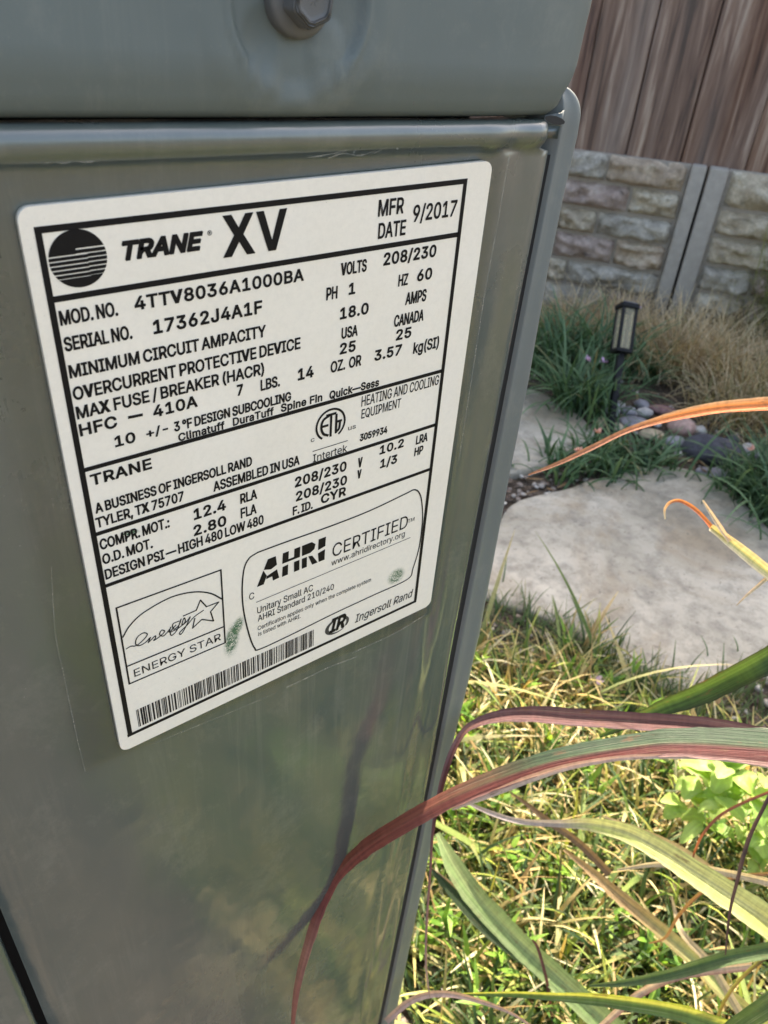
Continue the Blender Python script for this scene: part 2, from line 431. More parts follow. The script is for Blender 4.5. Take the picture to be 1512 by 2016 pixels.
for k, (b, a) in enumerate(zip(bnds[:-1], bnds[1:])):
    dz = random.uniform(0, 0.004); dd = random.uniform(-0.004, 0.004)
    v, f = box_vf(a + 0.0018, b - 0.0018, 0.030 + dd, 0.047 + dd, WTOP - 0.008, FTOP + random.uniform(-0.01, 0.01))
    o = mesh('plank', v, [q for q in f], 'wood', None, False)
    # local coordinates kept along the wall; placed by matrix so that wood grain follows the board
    o.data.transform(Matrix.Rotation(random.uniform(-0.002, 0.002), 4, 'Y'))
    o.parent = fence; bevel(o, 0.003, 2)
    o.matrix_local = Matrix.Translation(WN * WDIST) @ RW.to_4x4()
for b in bnds[1:-1]:      # second layer of boards behind the joints, stopping short of the wall top
    v, f = box_vf(b - 0.045, b + 0.045, 0.0525, 0.066, WTOP - 0.006, FTOP - 0.02)
    o = mesh('plank', v, f, 'wood', fence, False); o.matrix_local = Matrix.Translation(WN * WDIST) @ RW.to_4x4()
for z in (0.80, 1.45, 2.1):
    v, f = box_vf(-2.8, 1.63, 0.067, 0.105, z, z + 0.09)
    o = mesh('rail', v, f, 'wood', fence, False); bevel(o, 0.003); o.matrix_local = Matrix.Translation(WN * WDIST) @ RW.to_4x4()

# ------------------------------------------------------------------ unseen board fence added behind the camera, to be mirrored in the paint
M['far_boards'] = simple('grey_boards', (0.13, 0.145, 0.13, 1), 0.8)
f2 = thing('wooden_fence', 'grey board fence added unseen behind the camera to be mirrored in the paint', 'fence', (0, -6.5, 0))
for k in range(60):
    v, f = box_vf(-5 + k * .17, -5 + k * .17 + .166, -.02, 0, 0, 1.75 + random.uniform(-.01, .01)); mesh('plank', v, f, 'far_boards', f2, False)
for z in (.3, .9, 1.5):
    v, f = box_vf(-5, 5.2, -.06, -.0205, z, z + .09); mesh('rail', v, f, 'far_boards', f2, False)

# ------------------------------------------------------------------ air conditioner cabinet
YF = 0.2
ac = thing('air_conditioner', 'grey green outdoor air conditioning unit with a white nameplate on its front', 'air conditioner', (0, 0, 0))
def seam_z(x): return 0.9655 - 0.036 * max(-0.1, min(0.24, x))
# table of the right edge of the front panel and of the corner post, by height
PZ = [0.0, 0.25, 0.31, 0.49, 0.60, 0.70, 0.79, 0.85, 0.92, 0.955, 1.2]
PEDGE = [0.206, 0.2100, 0.2120, 0.2180, 0.2206, 0.2218, 0.2242, 0.2258, 0.2280, 0.2285, 0.2285]   # panel right edge
POUT = [0.221, 0.2250, 0.2256, 0.2302, 0.2322, 0.2412, 0.2430, 0.2432, 0.2395, 0.2375, 0.2375]    # post outer silhouette
def tab(t, z): return float(np.interp(z, PZ, t))

# front panel: swept profile, right hand side gently curved, rolled lip along its top
def front_panel():
    us = np.concatenate([np.linspace(0, 0.55, 24), np.linspace(0.57, 1, 44)])
    zs = [('flat', z) for z in np.linspace(0.06, 0.93, 90)]
    prof = [(-0.0200, 0.0), (-0.0150, 0.0), (-0.0128, 0.0), (-0.0116, -0.0003), (-0.0104, -0.0012), (-0.0092, -0.0023), (-0.0076, -0.0031), (-0.0058, -0.0034), (-0.0040, -0.0031), (-0.0026, -0.0022), (-0.0016, -0.0008), (-0.0012, 0.0010), (-0.0014, 0.004), (-0.002, 0.012)]
    rows = zs + [('lip', p) for p in prof]
    v = []
    X0 = -0.0065
    for kind, q in rows:
        for u in us:
            zz = q if kind == 'flat' else 0.94
            x1 = tab(PEDGE, zz) - (0.0045 if kind == 'lip' and q[0] > -0.0120 else 0.0)
            x = X0 + (x1 - X0) * u
            y = YF
            # shallow vertical swages and a soft roll near the right edge
            e = (x1 - x)
            y += 0.0022 * math.exp(-((e - 0.013) / 0.006) ** 2) * 0.35 - 0.0007 * math.exp(-((e - 0.024) / 0.005) ** 2)
            y += 0.0012 * max(0, 1 - e / 0.0022) ** 2
            y += 0.0030 * max(0, 1 - (x - X0) / 0.006) ** 2
            y += 0.0006 * mnoise.noise(Vector((x * 9, zz * 4, 1)))
            if kind == 'flat': z = q
            else: z = seam_z(x) + q[0] * .86; y += q[1] * .8
            v.append((x, y, z))
    return mesh('front_panel', v, grid_faces(len(us), len(rows)), 'paint', ac)
fp = front_panel()
# left neighbouring louvred panel
def louvre(name, x0, x1, parent):
    v = []; f = []; z = 0.07
    while z < 0.945:
        b = len(v); h = 0.018
        v += [(x0, YF + 0.008, z), (x1, YF + 0.008, z), (x1, YF + 0.001, z + 0.003), (x0, YF + 0.001, z + 0.003), (x1, YF, z + 0.010), (x0, YF, z + 0.010), (x1, YF + 0.008, z + h), (x0, YF + 0.008, z + h)]
        f += [(b, b + 1, b + 2, b + 3), (b + 3, b + 2, b + 4, b + 5), (b + 5, b + 4, b + 6, b + 7)]; z += h
    return mesh(name, v, f, 'paint', parent)
v, f = box_vf(-0.74, -0.0102, YF + 0.001, YF + 0.010, 0.06, 0.945); o = mesh('side_panel', v, f, 'paint', ac, False); bevel(o, 0.003, 3)
# dark inner body
v, f = box_vf(-0.73, 0.200, YF + 0.013, 0.99, 0.05, 0.958); o = mesh('inner_frame', v, f, 'dark', ac, False)
v, f = box_vf(-0.75, 0.215, YF + 0.002, 1.03, 0.0, 0.058); o = mesh('base_pan', v, f, 'paint', ac, False); bevel(o, 0.004, 2)
# corner post: rolled column with a hooked top
def post(name, XO, parent, flip=False):
    zs = np.concatenate([np.linspace(0.02, 0.90, 120), np.linspace(0.905, 0.950, 20), 0.966 - 0.0155 * np.cos(np.linspace(0.02, PI / 2, 16))[::1] ** 1.5])
    nu = 33; v = []
    for z in zs:
        xi = tab(PEDGE, z) + float(np.interp(z, [0, .75, .93], [.0052, .0048, .0034])); xo = tab(POUT, z) * float(np.interp(z, [0, .3, .5, .65, .72, .80, .90, .93, .95], [1.07, 1.065, 1.055, 1.052, 1.04, 1.028, 1.030, 1.040, 1.052]))
        top = (z - 0.9660 + 0.012) / 0.012
        for i in range(nu):
            t = i / (nu - 1)
            a = PI / 2 * min(1, t * 1.5)
            wob = 0.0010 * mnoise.noise(Vector((z * 34, 2, 0))) * (1 if .66 < z < .92 else .3) + 0.0004 * mnoise.noise(Vector((z * 160, 7, 0)))
            if t < 0.667: x = xi + (xo - xi) * math.sin(a) ** 0.8; y = YF + 0.0135 - 0.0125 * math.cos(a) ** 0.7 + 0.001
            else: x = xo; y = YF + 0.0145 + (t - 0.667) * 0.10 * math.sqrt(max(0.0, 1 - max(0, min(1, top)) ** 2))
            y += 0.0009 * math.sin(min(1, t * 1.5) * 11)
            if i == 0: y = YF + 0.018
            x += wob * t
            if top > 0:       # rounded shoulder
                x -= (x - xi + .002) * (1 - math.sqrt(max(0, 1 - min(1, top) ** 2.2))) * 0.75
                y += 0.004 * (1 - math.sqrt(max(0, 1 - min(1, top) ** 2.0)))
            v.append((x, y, z))
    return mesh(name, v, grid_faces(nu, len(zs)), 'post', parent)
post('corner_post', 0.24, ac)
gv = []
for z in np.linspace(0.03, 0.944, 60): e = tab(PEDGE, z); gv += [(e - 0.002, YF + 0.0045, z), (e + 0.0075, YF + 0.0045, z)]
mesh('seam_shade_strip', gv, grid_faces(2, 60), 'dark', ac, False)  # flat dark strip painting the shade in the gap between panel and post
gv = [(x_, YF - 0.0006, z_) for x_, z_ in [(0.2322, 0.9557), (0.2319, 0.955), (0.2297, 0.9548), (0.2264, 0.9552), (0.2233, 0.9561), (0.2217, 0.9571), (0.222, 0.9578), (0.2242, 0.958), (0.2274, 0.9576), (0.2305, 0.9567)]]
mesh('slot', gv, [tuple(range(10))], 'dark', ac, False)  # flat dark disc standing in for the shade inside the opening
# top edge of the panel's side flange and the folded tab in the slot
def strip(name, pts, w, mat, parent, up=(0, 0, 1), thick=0.0008):
    v = []; f = []
    P_ = [Vector(p) for p in pts]
    for i, p in enumerate(P_):
        t = (P_[min(i + 1, len(P_) - 1)] - P_[max(i - 1, 0)]).normalized(); n = t.cross(Vector(up)).normalized(); u = Vector(up)
        for a, b in ((-1, -1), (1, -1), (1, 1), (-1, 1)): v.append(p + n * a * thick / 2 + u * b * w / 2)
    for i in range(len(P_) - 1):
        for k in range(4): a = i * 4 + k; b = i * 4 + (k + 1) % 4; f.append((a, b, b + 4, a + 4))
    n_ = len(v); f += [(0, 1, 2, 3), (n_ - 1, n_ - 2, n_ - 3, n_ - 4)]
    return mesh(name, v, f, mat, parent)
strip('folded_tab', [(0.2215, YF + 0.006, 0.951), (0.2245, YF + 0.0035, 0.9512), (0.2270, YF + 0.001, 0.9525), (0.2295, YF - 0.0008, 0.9525)], 0.004, 'paint', ac)
strip('folded_tab', [(0.2290, YF + 0.006, 0.9545), (0.2315, YF + 0.001, 0.9560), (0.2345, YF + 0.003, 0.9565), (0.2368, YF + 0.008, 0.9570)], 0.0045, 'post', ac)
# wire and bracket glimpsed inside the slot
strip('inner_bracket', [(0.205, YF + 0.012, 0.9590), (0.2120, YF + 0.009, 0.9600), (0.2185, YF + 0.010, 0.9590)], 0.003, 'stone_pink', ac)

# side wall and back walls with louvres
def side_wall():
    v = []; f = []; z = 0.06
    while z < 0.93:
        b = len(v); x = 0.006 + tab(POUT, z) - 0.012
        for (dx, dz) in ((-0.006, 0), (0.001, 0.004), (0.002, 0.010), (-0.006, 0.019)):
            v += [(x + dx, YF + 0.045, z + dz), (x + dx, 1.0, z + dz)]
        for k in range(3): f.append((b + 2 * k, b + 2 * k + 1, b + 2 * k + 3, b + 2 * k + 2))
        z += 0.019
    return mesh('louvre_wall', v, f, 'paint', ac)
side_wall()
v, f = box_vf(-0.755, -0.745, YF + 0.03, 1.0, 0.06, 0.945); mesh('louvre_wall', v, f, 'paint', ac, False)
v, f = box_vf(-0.74, 0.20, 1.0, 1.008, 0.06, 0.945); mesh('louvre_wall', v, f, 'paint', ac, False)

# top cap: rounded-corner tray, finely gridded round the bolt recess
BX, BZ = 0.1235, 0.9875
def cap():
    xs_front = np.concatenate([np.linspace(-0.74, 0.04, 30), np.arange(0.045, 0.20, 0.0011)])
    R = 0.026; xr = 0.2485; yb = 1.03; xl = -0.755; yf = YF - 0.0035
    loop = [(x, yf, 0.0, -1.0) for x in xs_front if xl + R < x < xr - R]
    for k in range(1, 17): a = -PI / 2 + PI / 2 * k / 16; loop.append((xr - R + R * math.cos(a), yf + R + R * math.sin(a), math.cos(a), math.sin(a)))
    for y in np.linspace(yf + R + 0.05, yb - R, 14): loop.append((xr, y, 1, 0))
    for k in range(1, 9): a = PI / 2 * k / 8; loop.append((xr - R + R * math.cos(a), yb - R + R * math.sin(a), math.cos(a), math.sin(a)))
    for x in np.linspace(xr - R - 0.05, xl + R, 14): loop.append((x, yb, 0, 1))
    for k in range(1, 9): a = PI / 2 + PI / 2 * k / 8; loop.append((xl + R + R * math.cos(a), yb - R + R * math.sin(a), math.cos(a), math.sin(a)))
    for y in np.linspace(yb - R - 0.05, yf + R, 14): loop.append((xl, y, -1, 0))
    for k in range(1, 9): a = PI + PI / 2 * k / 8; loop.append((xl + R + R * math.cos(a), yf + R + R * math.sin(a), math.cos(a), math.sin(a)))
    # rows: height above the seam, inset
    rows = [(0.004, 0.016), (0.0006, 0.0100), (-0.0004, 0.0070), (0.0004, 0.0045), (0.0022, 0.0026), (0.0055, 0.0018), (0.008, 0.0009), (0.011, 0.0003), (0.014, 0.0)]
    h = 0.0152
    while h < 0.062: rows.append((h, 0.0)); h += 0.0011
    rows += [(0.075, 0.0), (0.095, 0.0), (0.115, 0.001), (0.128, 0.005), (0.138, 0.013), (0.143, 0.026), (0.145, 0.05)]
    v = []
    for h, ins in rows:
        for (x, y, nx, ny) in loop:
            corner = max(0.0, nx) * max(0.0, -ny) * 2 if nx > 0 and ny < 0 else (1.0 if nx >= 1 else 0)
            up = 0.006 * max(0, nx) ** 1.5 * max(0, 1 - h / 0.03)          # the lower rim lifts round the corner
            ii = ins * (1 + 0.5 * max(0, nx)) + 0.004 * max(0, nx) * max(0, 1 - h / 0.05)
            z = seam_z(x) + h + up if ny < 0 or nx > 0.5 else seam_z(x) + h
            X = x - nx * ii; Y = y - ny * ii
            if ny < -0.99:
                r = math.hypot((X - BX), (z - BZ) * 1.0)
                if r < 0.05:
                    d = 0.0
                    if r < 0.0188: d = 0.0030 - 0.0014 * (r / 0.0188) ** 2
                    elif r < 0.0215: t = (r - 0.0188) / 0.0027; d = 0.0016 * (1 - t) ** 2 - 0.0010 * math.sin(t * PI)
                    elif r < 0.030: t = (r - 0.0215) / 0.0085; d = -0.0004 * math.sin(t * PI)
                    # small pressed lobe under the bolt, right hand side
                    q = math.hypot((X - (BX + 0.0085)) / 1.0, (z - (BZ - 0.0105)) / 1.25)
                    if q < 0.0062: d -= 0.0011 * (1 - (q / 0.0062) ** 4)
                    q = math.hypot((X - (BX - 0.0110)), (z - (BZ - 0.0080)) / 1.3)
                    if q < 0.0055: d += 0.0008 * (1 - (q / 0.0055) ** 2)
                    Y += d
                Y += 0.0005 * mnoise.noise(Vector((X * 14, z * 20, 5)))
            v.append((X, Y, z))
    n = len(loop); f = grid_faces(n, len(rows), True); L = (len(rows) - 1) * n
    f.append(tuple(range(L, L + n)))
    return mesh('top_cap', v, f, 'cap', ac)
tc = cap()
def lathe(name, prof, segs, mat, parent, M_):
    v = []
    for r, h in prof:
        for k in range(segs): a = 2 * PI * k / segs; v.append(M_ @ Vector((r * math.cos(a), r * math.sin(a), h)))
    f = grid_faces(segs, len(prof), True); f.append(tuple(range((len(prof) - 1) * segs, len(prof) * segs)))
    return mesh(name, v, f, mat, parent)
MB_ = Matrix.Translation((BX - 0.0005, YF - 0.0035, BZ + 0.001)) @ Matrix.Rotation(PI / 2, 4, 'X')
b = lathe('bolt', [(0.0090, -0.003), (0.0089, 0.0002), (0.0085, 0.0010), (0.0078, 0.0014), (0.0064, 0.0018), (0.001, 0.0019)], 48, 'bolt', tc, MB_)

hx = lathe('hex_head', [(0.0066, 0.0012), (0.0066, 0.0054), (0.0062, 0.0064), (0.0055, 0.0068), (0.0048, 0.0066), (0.0044, 0.0060), (0.001, 0.0061)], 6, 'bolt', b, MB_ @ Matrix.Rotation(0.35, 4, 'Z')); hx.parent = tc; bevel(hx, 0.0007, 3)
# ------------------------------------------------------------------ nameplate (millimetres from the frame's top left corner)
OX, OZ, SC = 0.0508, 0.9412, 0.001
YL = YF - 0.0022
def lp(x, y, d=0.0): return (OX + x * SC, YL - d * SC, OZ - y * SC)
def rrect(x0, y0, x1, y1, r, n=8):
    p = []
    for cx, cy, a0 in ((x1 - r, y0 + r, -90), (x1 - r, y1 - r, 0), (x0 + r, y1 - r, 90), (x0 + r, y0 + r, 180)):
        for k in range(n + 1): a = math.radians(a0 + 90 * k / n); p.append((cx + r * math.cos(a), cy + r * math.sin(a)))
    return p
def slab(name, pts, d0, d1, mat, parent):
    n = len(pts); v = [lp(x, y, d0) for x, y in pts] + [lp(x, y, d1) for x, y in pts]
    f = [tuple(range(n, 2 * n))] + [(i, i + n, (i + 1) % n + n, (i + 1) % n) for i in range(n)]
    return mesh(name, v, f, mat, parent, False)
M['label'] = label_mat([(*lp(*(44.23, 159.02)), 0.0042, 0.0105, 0.15), (*lp(*(47.09, 153.3)), 0.003, 0.006, 0.3), (*lp(*(124.01, 163.47)), 0.006, 0.0055, 0.2), (*lp(*(11.98, 94.65)), 0.004, 0.0015, 0.2)])
pl = slab('nameplate', rrect(-3.2, -4.6, 147.4, 192.0, 3.4), -1.8, 0.35, 'label', ac)
# film sheet and its dusty rim
fy = YF - 0.0013
mesh('protective_film', [(0.0345, fy, 0.7465), (0.2030, fy, 0.7400), (0.2044, fy, 0.88), (0.2057, fy, 0.9249), (0.2066, fy, 0.9528), (0.150, fy, 0.9538), (0.036, fy, 0.9552)], [tuple(range(7))], 'film', ac, False)
def rim(pts, w, name='film_edge'):
    v = []; f = []
    P_ = catmull([(*p,) for p in pts], 40)
    for i, p in enumerate(P_):
        t = P_[min(i + 1, len(P_) - 1)] - P_[max(i - 1, 0)]; t /= np.linalg.norm(t); n = np.array((-t[1], t[0]))
        ww = w * (0.25 + 1.7 * abs(mnoise.noise(Vector((p[0] * 260, p[1] * 260, 0))))); p = p + n * w * 0.8 * mnoise.noise(Vector((p[0] * 60, p[1] * 60, 8)))
        for s_ in (-1, 1): q = p + n * ww / 2 * s_; v.append((q[0], YF - 0.00145, q[1]))
    for i in range(len(P_) - 1): a = 2 * i; f.append((a, a + 1, a + 3, a + 2))
    mesh(name, v, f, 'dust', ac, False)
rim([(0.0469, 0.9553), (0.0826, 0.9547), (0.1269, 0.9542), (0.1629, 0.9539), (0.2066, 0.9528)], 0.0016)
rim([(0.2066, 0.9528), (0.2062, 0.941), (0.2057, 0.9249), (0.205, 0.9053), (0.2044, 0.88), (0.2042, 0.8282)], 0.00045)
rim([(0.0384, 0.8428), (0.0353, 0.8197), (0.0347, 0.7988), (0.0341, 0.7708), (0.034, 0.7465)], 0.00028, 'scratch')
rim([(0.0604, 0.7444), (0.093, 0.7408), (0.1146, 0.739)], 0.0004)
rim([(0.1197, 0.7391), (0.1406, 0.7388), (0.1574, 0.7364)], 0.0009)
rim([(0.1543, 0.7404), (0.1776, 0.7401), (0.1977, 0.7426)], 0.0007)
rim([(0.1636, 0.9836), (0.164, 0.9768), (0.1644, 0.9704), (0.1634, 0.9632)], 0.0003, 'scratch')
for pts in ([(0.1338, 0.9505), (0.139, 0.9515), (0.1444, 0.9506), (0.1498, 0.9514)], [(0.1425, 0.9513), (0.1446, 0.9533), (0.1483, 0.9523), (0.1524, 0.9534)], [(0.1499, 0.9508), (0.1553, 0.9526), (0.1589, 0.9514)], [(0.127, 0.9512), (0.1355, 0.9517), (0.1425, 0.9526)]):
    rim(pts, 0.0005, 'scratch')
def polyfill(name, polys, d, mat, parent):
    v = []; f = []
    for p in polys:
        b = len(v); v += [lp(x, y, d) for x, y in p]; f.append(tuple(range(b, b + len(p))))
    return mesh(name, v, f, mat, parent, False)
def hb(x0, x1, y, w): return [(x0, y), (x1, y), (x1, y + w), (x0, y + w)]
BW = 1.62
polyfill('printed_frame', [hb(0, 136.9, 0, BW), hb(0, 137.9, 183.9, 1.5), [(0, BW), (BW, BW), (BW + .3, 183.9), (0.2, 183.9)], [(136.9, BW), (136.9 - BW, BW), (138 - BW, 183.9), (138, 183.9)],
    hb(1.6, 135.8, 17.0, BW), hb(1.6, 136.2, 67.4, BW - .2), hb(1.6, 136.2, 90.5, BW - .2), hb(1.6, 136.2, 111.2, BW - .2)], 0.45, 'ink', pl)
def poly_line(pts, w):
    out = []
    for (a, b) in zip(pts[:-1], pts[1:]):
        dx, dy = b[0] - a[0], b[1] - a[1]; L = math.hypot(dx, dy) or 1; nx, ny = -dy / L * w / 2, dx / L * w / 2; ex, ey = dx / L * w * .35, dy / L * w * .35
        out.append([(a[0] + nx - ex, a[1] + ny - ey), (b[0] + nx + ex, b[1] + ny + ey), (b[0] - nx + ex, b[1] - ny + ey), (a[0] - nx - ex, a[1] - ny - ey)])
    return out
def strokes(name, lines, w, mat='ink'):
    ps = []
    for l in lines: ps += poly_line(l, w)
    # each segment on its own hair-thin level, so that overlapping ends never share a plane
    v = []; f = []
    for i, p in enumerate(ps):
        b = len(v); d = 0.45 + 0.004 * (i % 7); v += [lp(x, y, d) for x, y in p]; f.append((b, b + 1, b + 2, b + 3))
    return mesh(name, v, f, mat, pl, False)
# text: (string, x0, x1, baseline, cap height, style)
def mm(pts, n): return [tuple(p) for p in catmull(pts, n)]
TXT = [('TRANE', 20.39, 42.77, 10.86, 5.09, 'ih'), ('XV', 48.4, 68.82, 13.84, 11.3, 'b'), ('MFR', 101.17, 111.15, 8.38, 5.0, 'c'), ('DATE', 101.71, 112.68, 15.22, 4.87, 'c'), ('9/2017', 115.17, 133.61, 11.54, 5.23, 'c'), ('MOD. NO.', 1.45, 17.24, 24.8, 3.93, 'c'), ('4TTV8036A1000BA', 21.81, 74.65, 24.27, 3.85, 'r'), ('SERIAL NO.', 1.41, 20.29, 31.88, 3.94, 'c'), ('17362J4A1F', 26.28, 60.28, 31.87, 4.04, 'r'), ('VOLTS', 88.05, 98.02, 24.84, 4.01, 'c'), ('208/230', 104.63, 126.7, 24.06, 4.13, 'r'), ('PH', 82.95, 87.18, 31.87, 4.1, 'c'), ('1', 91.46, 93.65, 31.53, 3.84, 'r'), ('HZ', 111.42, 115.53, 31.97, 4.0, 'c'), ('60', 119.4, 125.92, 31.55, 4.05, 'r'), ('MINIMUM CIRCUIT AMPACITY', 1.61, 61.32, 39.51, 3.82, 'c'), ('18.0', 88.45, 99.82, 39.21, 3.95, 'r'), ('AMPS', 115.18, 124.37, 39.01, 4.34, 'c'), ('OVERCURRENT PROTECTIVE DEVICE', 1.66, 73.71, 46.06, 3.95, 'c'), ('USA', 89.34, 95.89, 46.06, 3.91, 'c'), ('CANADA', 111.03, 124.14, 46.13, 4.26, 'c'), ('MAX FUSE / BREAKER (HACR)', 1.56, 60.49, 51.83, 3.91, 'c'), ('25', 88.96, 95.37, 51.49, 4.0, 'r'), ('25', 112.43, 119.2, 51.33, 4.0, 'r'), ('HFC', 1.83, 12.79, 57.21, 3.87, 'r'), ('410A', 23.58, 37.58, 57.15, 3.9, 'r'), ('7', 50.83, 52.96, 57.03, 3.8, 'r'), ('LBS.', 59.09, 66.13, 57.36, 3.87, 'c'), ('14', 72.81, 78.88, 57.08, 4.15, 'r'), ('OZ.  OR', 85.51, 98.06, 57.32, 4.08, 'c'), ('3.57', 103.62, 115.51, 57.08, 4.03, 'r'), ('kg(SI)', 120.86, 132.85, 58.04, 4.37, 'c'), ('10', 11.29, 17.48, 63.5, 3.59, 'r'), ('+/-', 20.81, 27.58, 63.17, 3.01, 'r'), ('3 °F DESIGN SUBCOOLING', 29.49, 70.3, 63.63, 3.4, 'c'), ('Climatuff', 30.49, 46.03, 67.3, 2.78, 'r'), ('DuraTuff', 48.93, 63.73, 67.14, 2.89, 'r'), ('Spine Fin', 66.42, 82.54, 66.9, 2.99, 'r'), ('Quick—Sess', 85.41, 106.44, 67.11, 3.1, 'r'), ('c', 78.29, 79.75, 81.85, 1.84, 'l'), ('us', 93.96, 97.3, 81.68, 1.9, 'l'), ('Intertek', 79.28, 93.94, 90.4, 3.18, 'l'), ('HEATING AND COOLING', 99.24, 135.04, 73.53, 4.09, 'cl'), ('EQUIPMENT', 99.56, 117.42, 78.49, 3.77, 'cl'), ('3059934', 99.46, 112.1, 87.89, 3.05, 'c'), ('TRANE', 2.75, 21.37, 74.0, 3.87, 'r'), ('A BUSINESS OF INGERSOLL RAND', 2.66, 55.27, 83.9, 3.7, 'c'), ('TYLER, TX 75707', 2.04, 30.55, 89.14, 3.78, 'c'), ('ASSEMBLED IN USA', 40.8, 73.79, 89.44, 3.91, 'c'), ('COMPR. MOT.:', 1.75, 24.88, 97.59, 4.11, 'c'), ('O.D. MOT.', 1.56, 18.54, 103.37, 4.03, 'c'), ('DESIGN PSI — HIGH 480 LOW 480', 1.7, 59.11, 109.53, 4.13, 'c'), ('12.4', 33.25, 44.93, 98.1, 4.4, 'r'), ('2.80', 32.75, 44.77, 104.55, 4.31, 'r'), ('RLA', 50.33, 56.79, 97.83, 4.13, 'c'), ('FLA', 50.26, 56.42, 103.89, 4.24, 'c'), ('208/230', 71.94, 94.12, 98.67, 4.32, 'r'), ('208/230', 72.38, 94.66, 104.87, 4.22, 'r'), ('V', 99.23, 101.33, 99.28, 4.33, 'c'), ('V', 99.29, 101.17, 104.27, 3.95, 'c'), ('10.2', 109.2, 120.77, 96.63, 3.9, 'r'), ('1/3', 109.95, 118.15, 103.01, 4.0, 'r'), ('LRA', 126.91, 132.84, 97.57, 4.04, 'c'), ('HP', 126.73, 131.17, 102.79, 3.88, 'c'), ('F. ID.', 71.1, 79.64, 110.55, 3.86, 'c'), ('CYR', 83.2, 94.42, 109.9, 4.16, 'r'), ('CERTIFIED', 89.38, 127.31, 137.96, 6.47, 'l'), ('TM', 127.26, 130.8, 135.78, 1.93, 'l'), ('www.ahridirectory.org', 89.06, 126.33, 142.2, 2.92, 'l'), ('C', 52.25, 54.4, 142.62, 3.24, 'l'), ('Unitary Small AC', 55.47, 80.61, 151.16, 3.36, 'l'), ('AHRI Standard 210/240', 55.58, 90.8, 155.3, 3.15, 'l'), ('Certification applies only when the complete system', 55.44, 109.97, 159.89, 2.15, 'l'), ('is listed with AHRI.', 55.58, 74.97, 163.06, 2.04, 'l'), ('Ingersoll Rand', 102.91, 135.11, 180.52, 4.66, 'i'), ('ENERGY STAR', 6.08, 39.85, 156.5, 3.63, 'l'), ('IR', 89.34, 98.05, 179.98, 8.15, 'ih')]
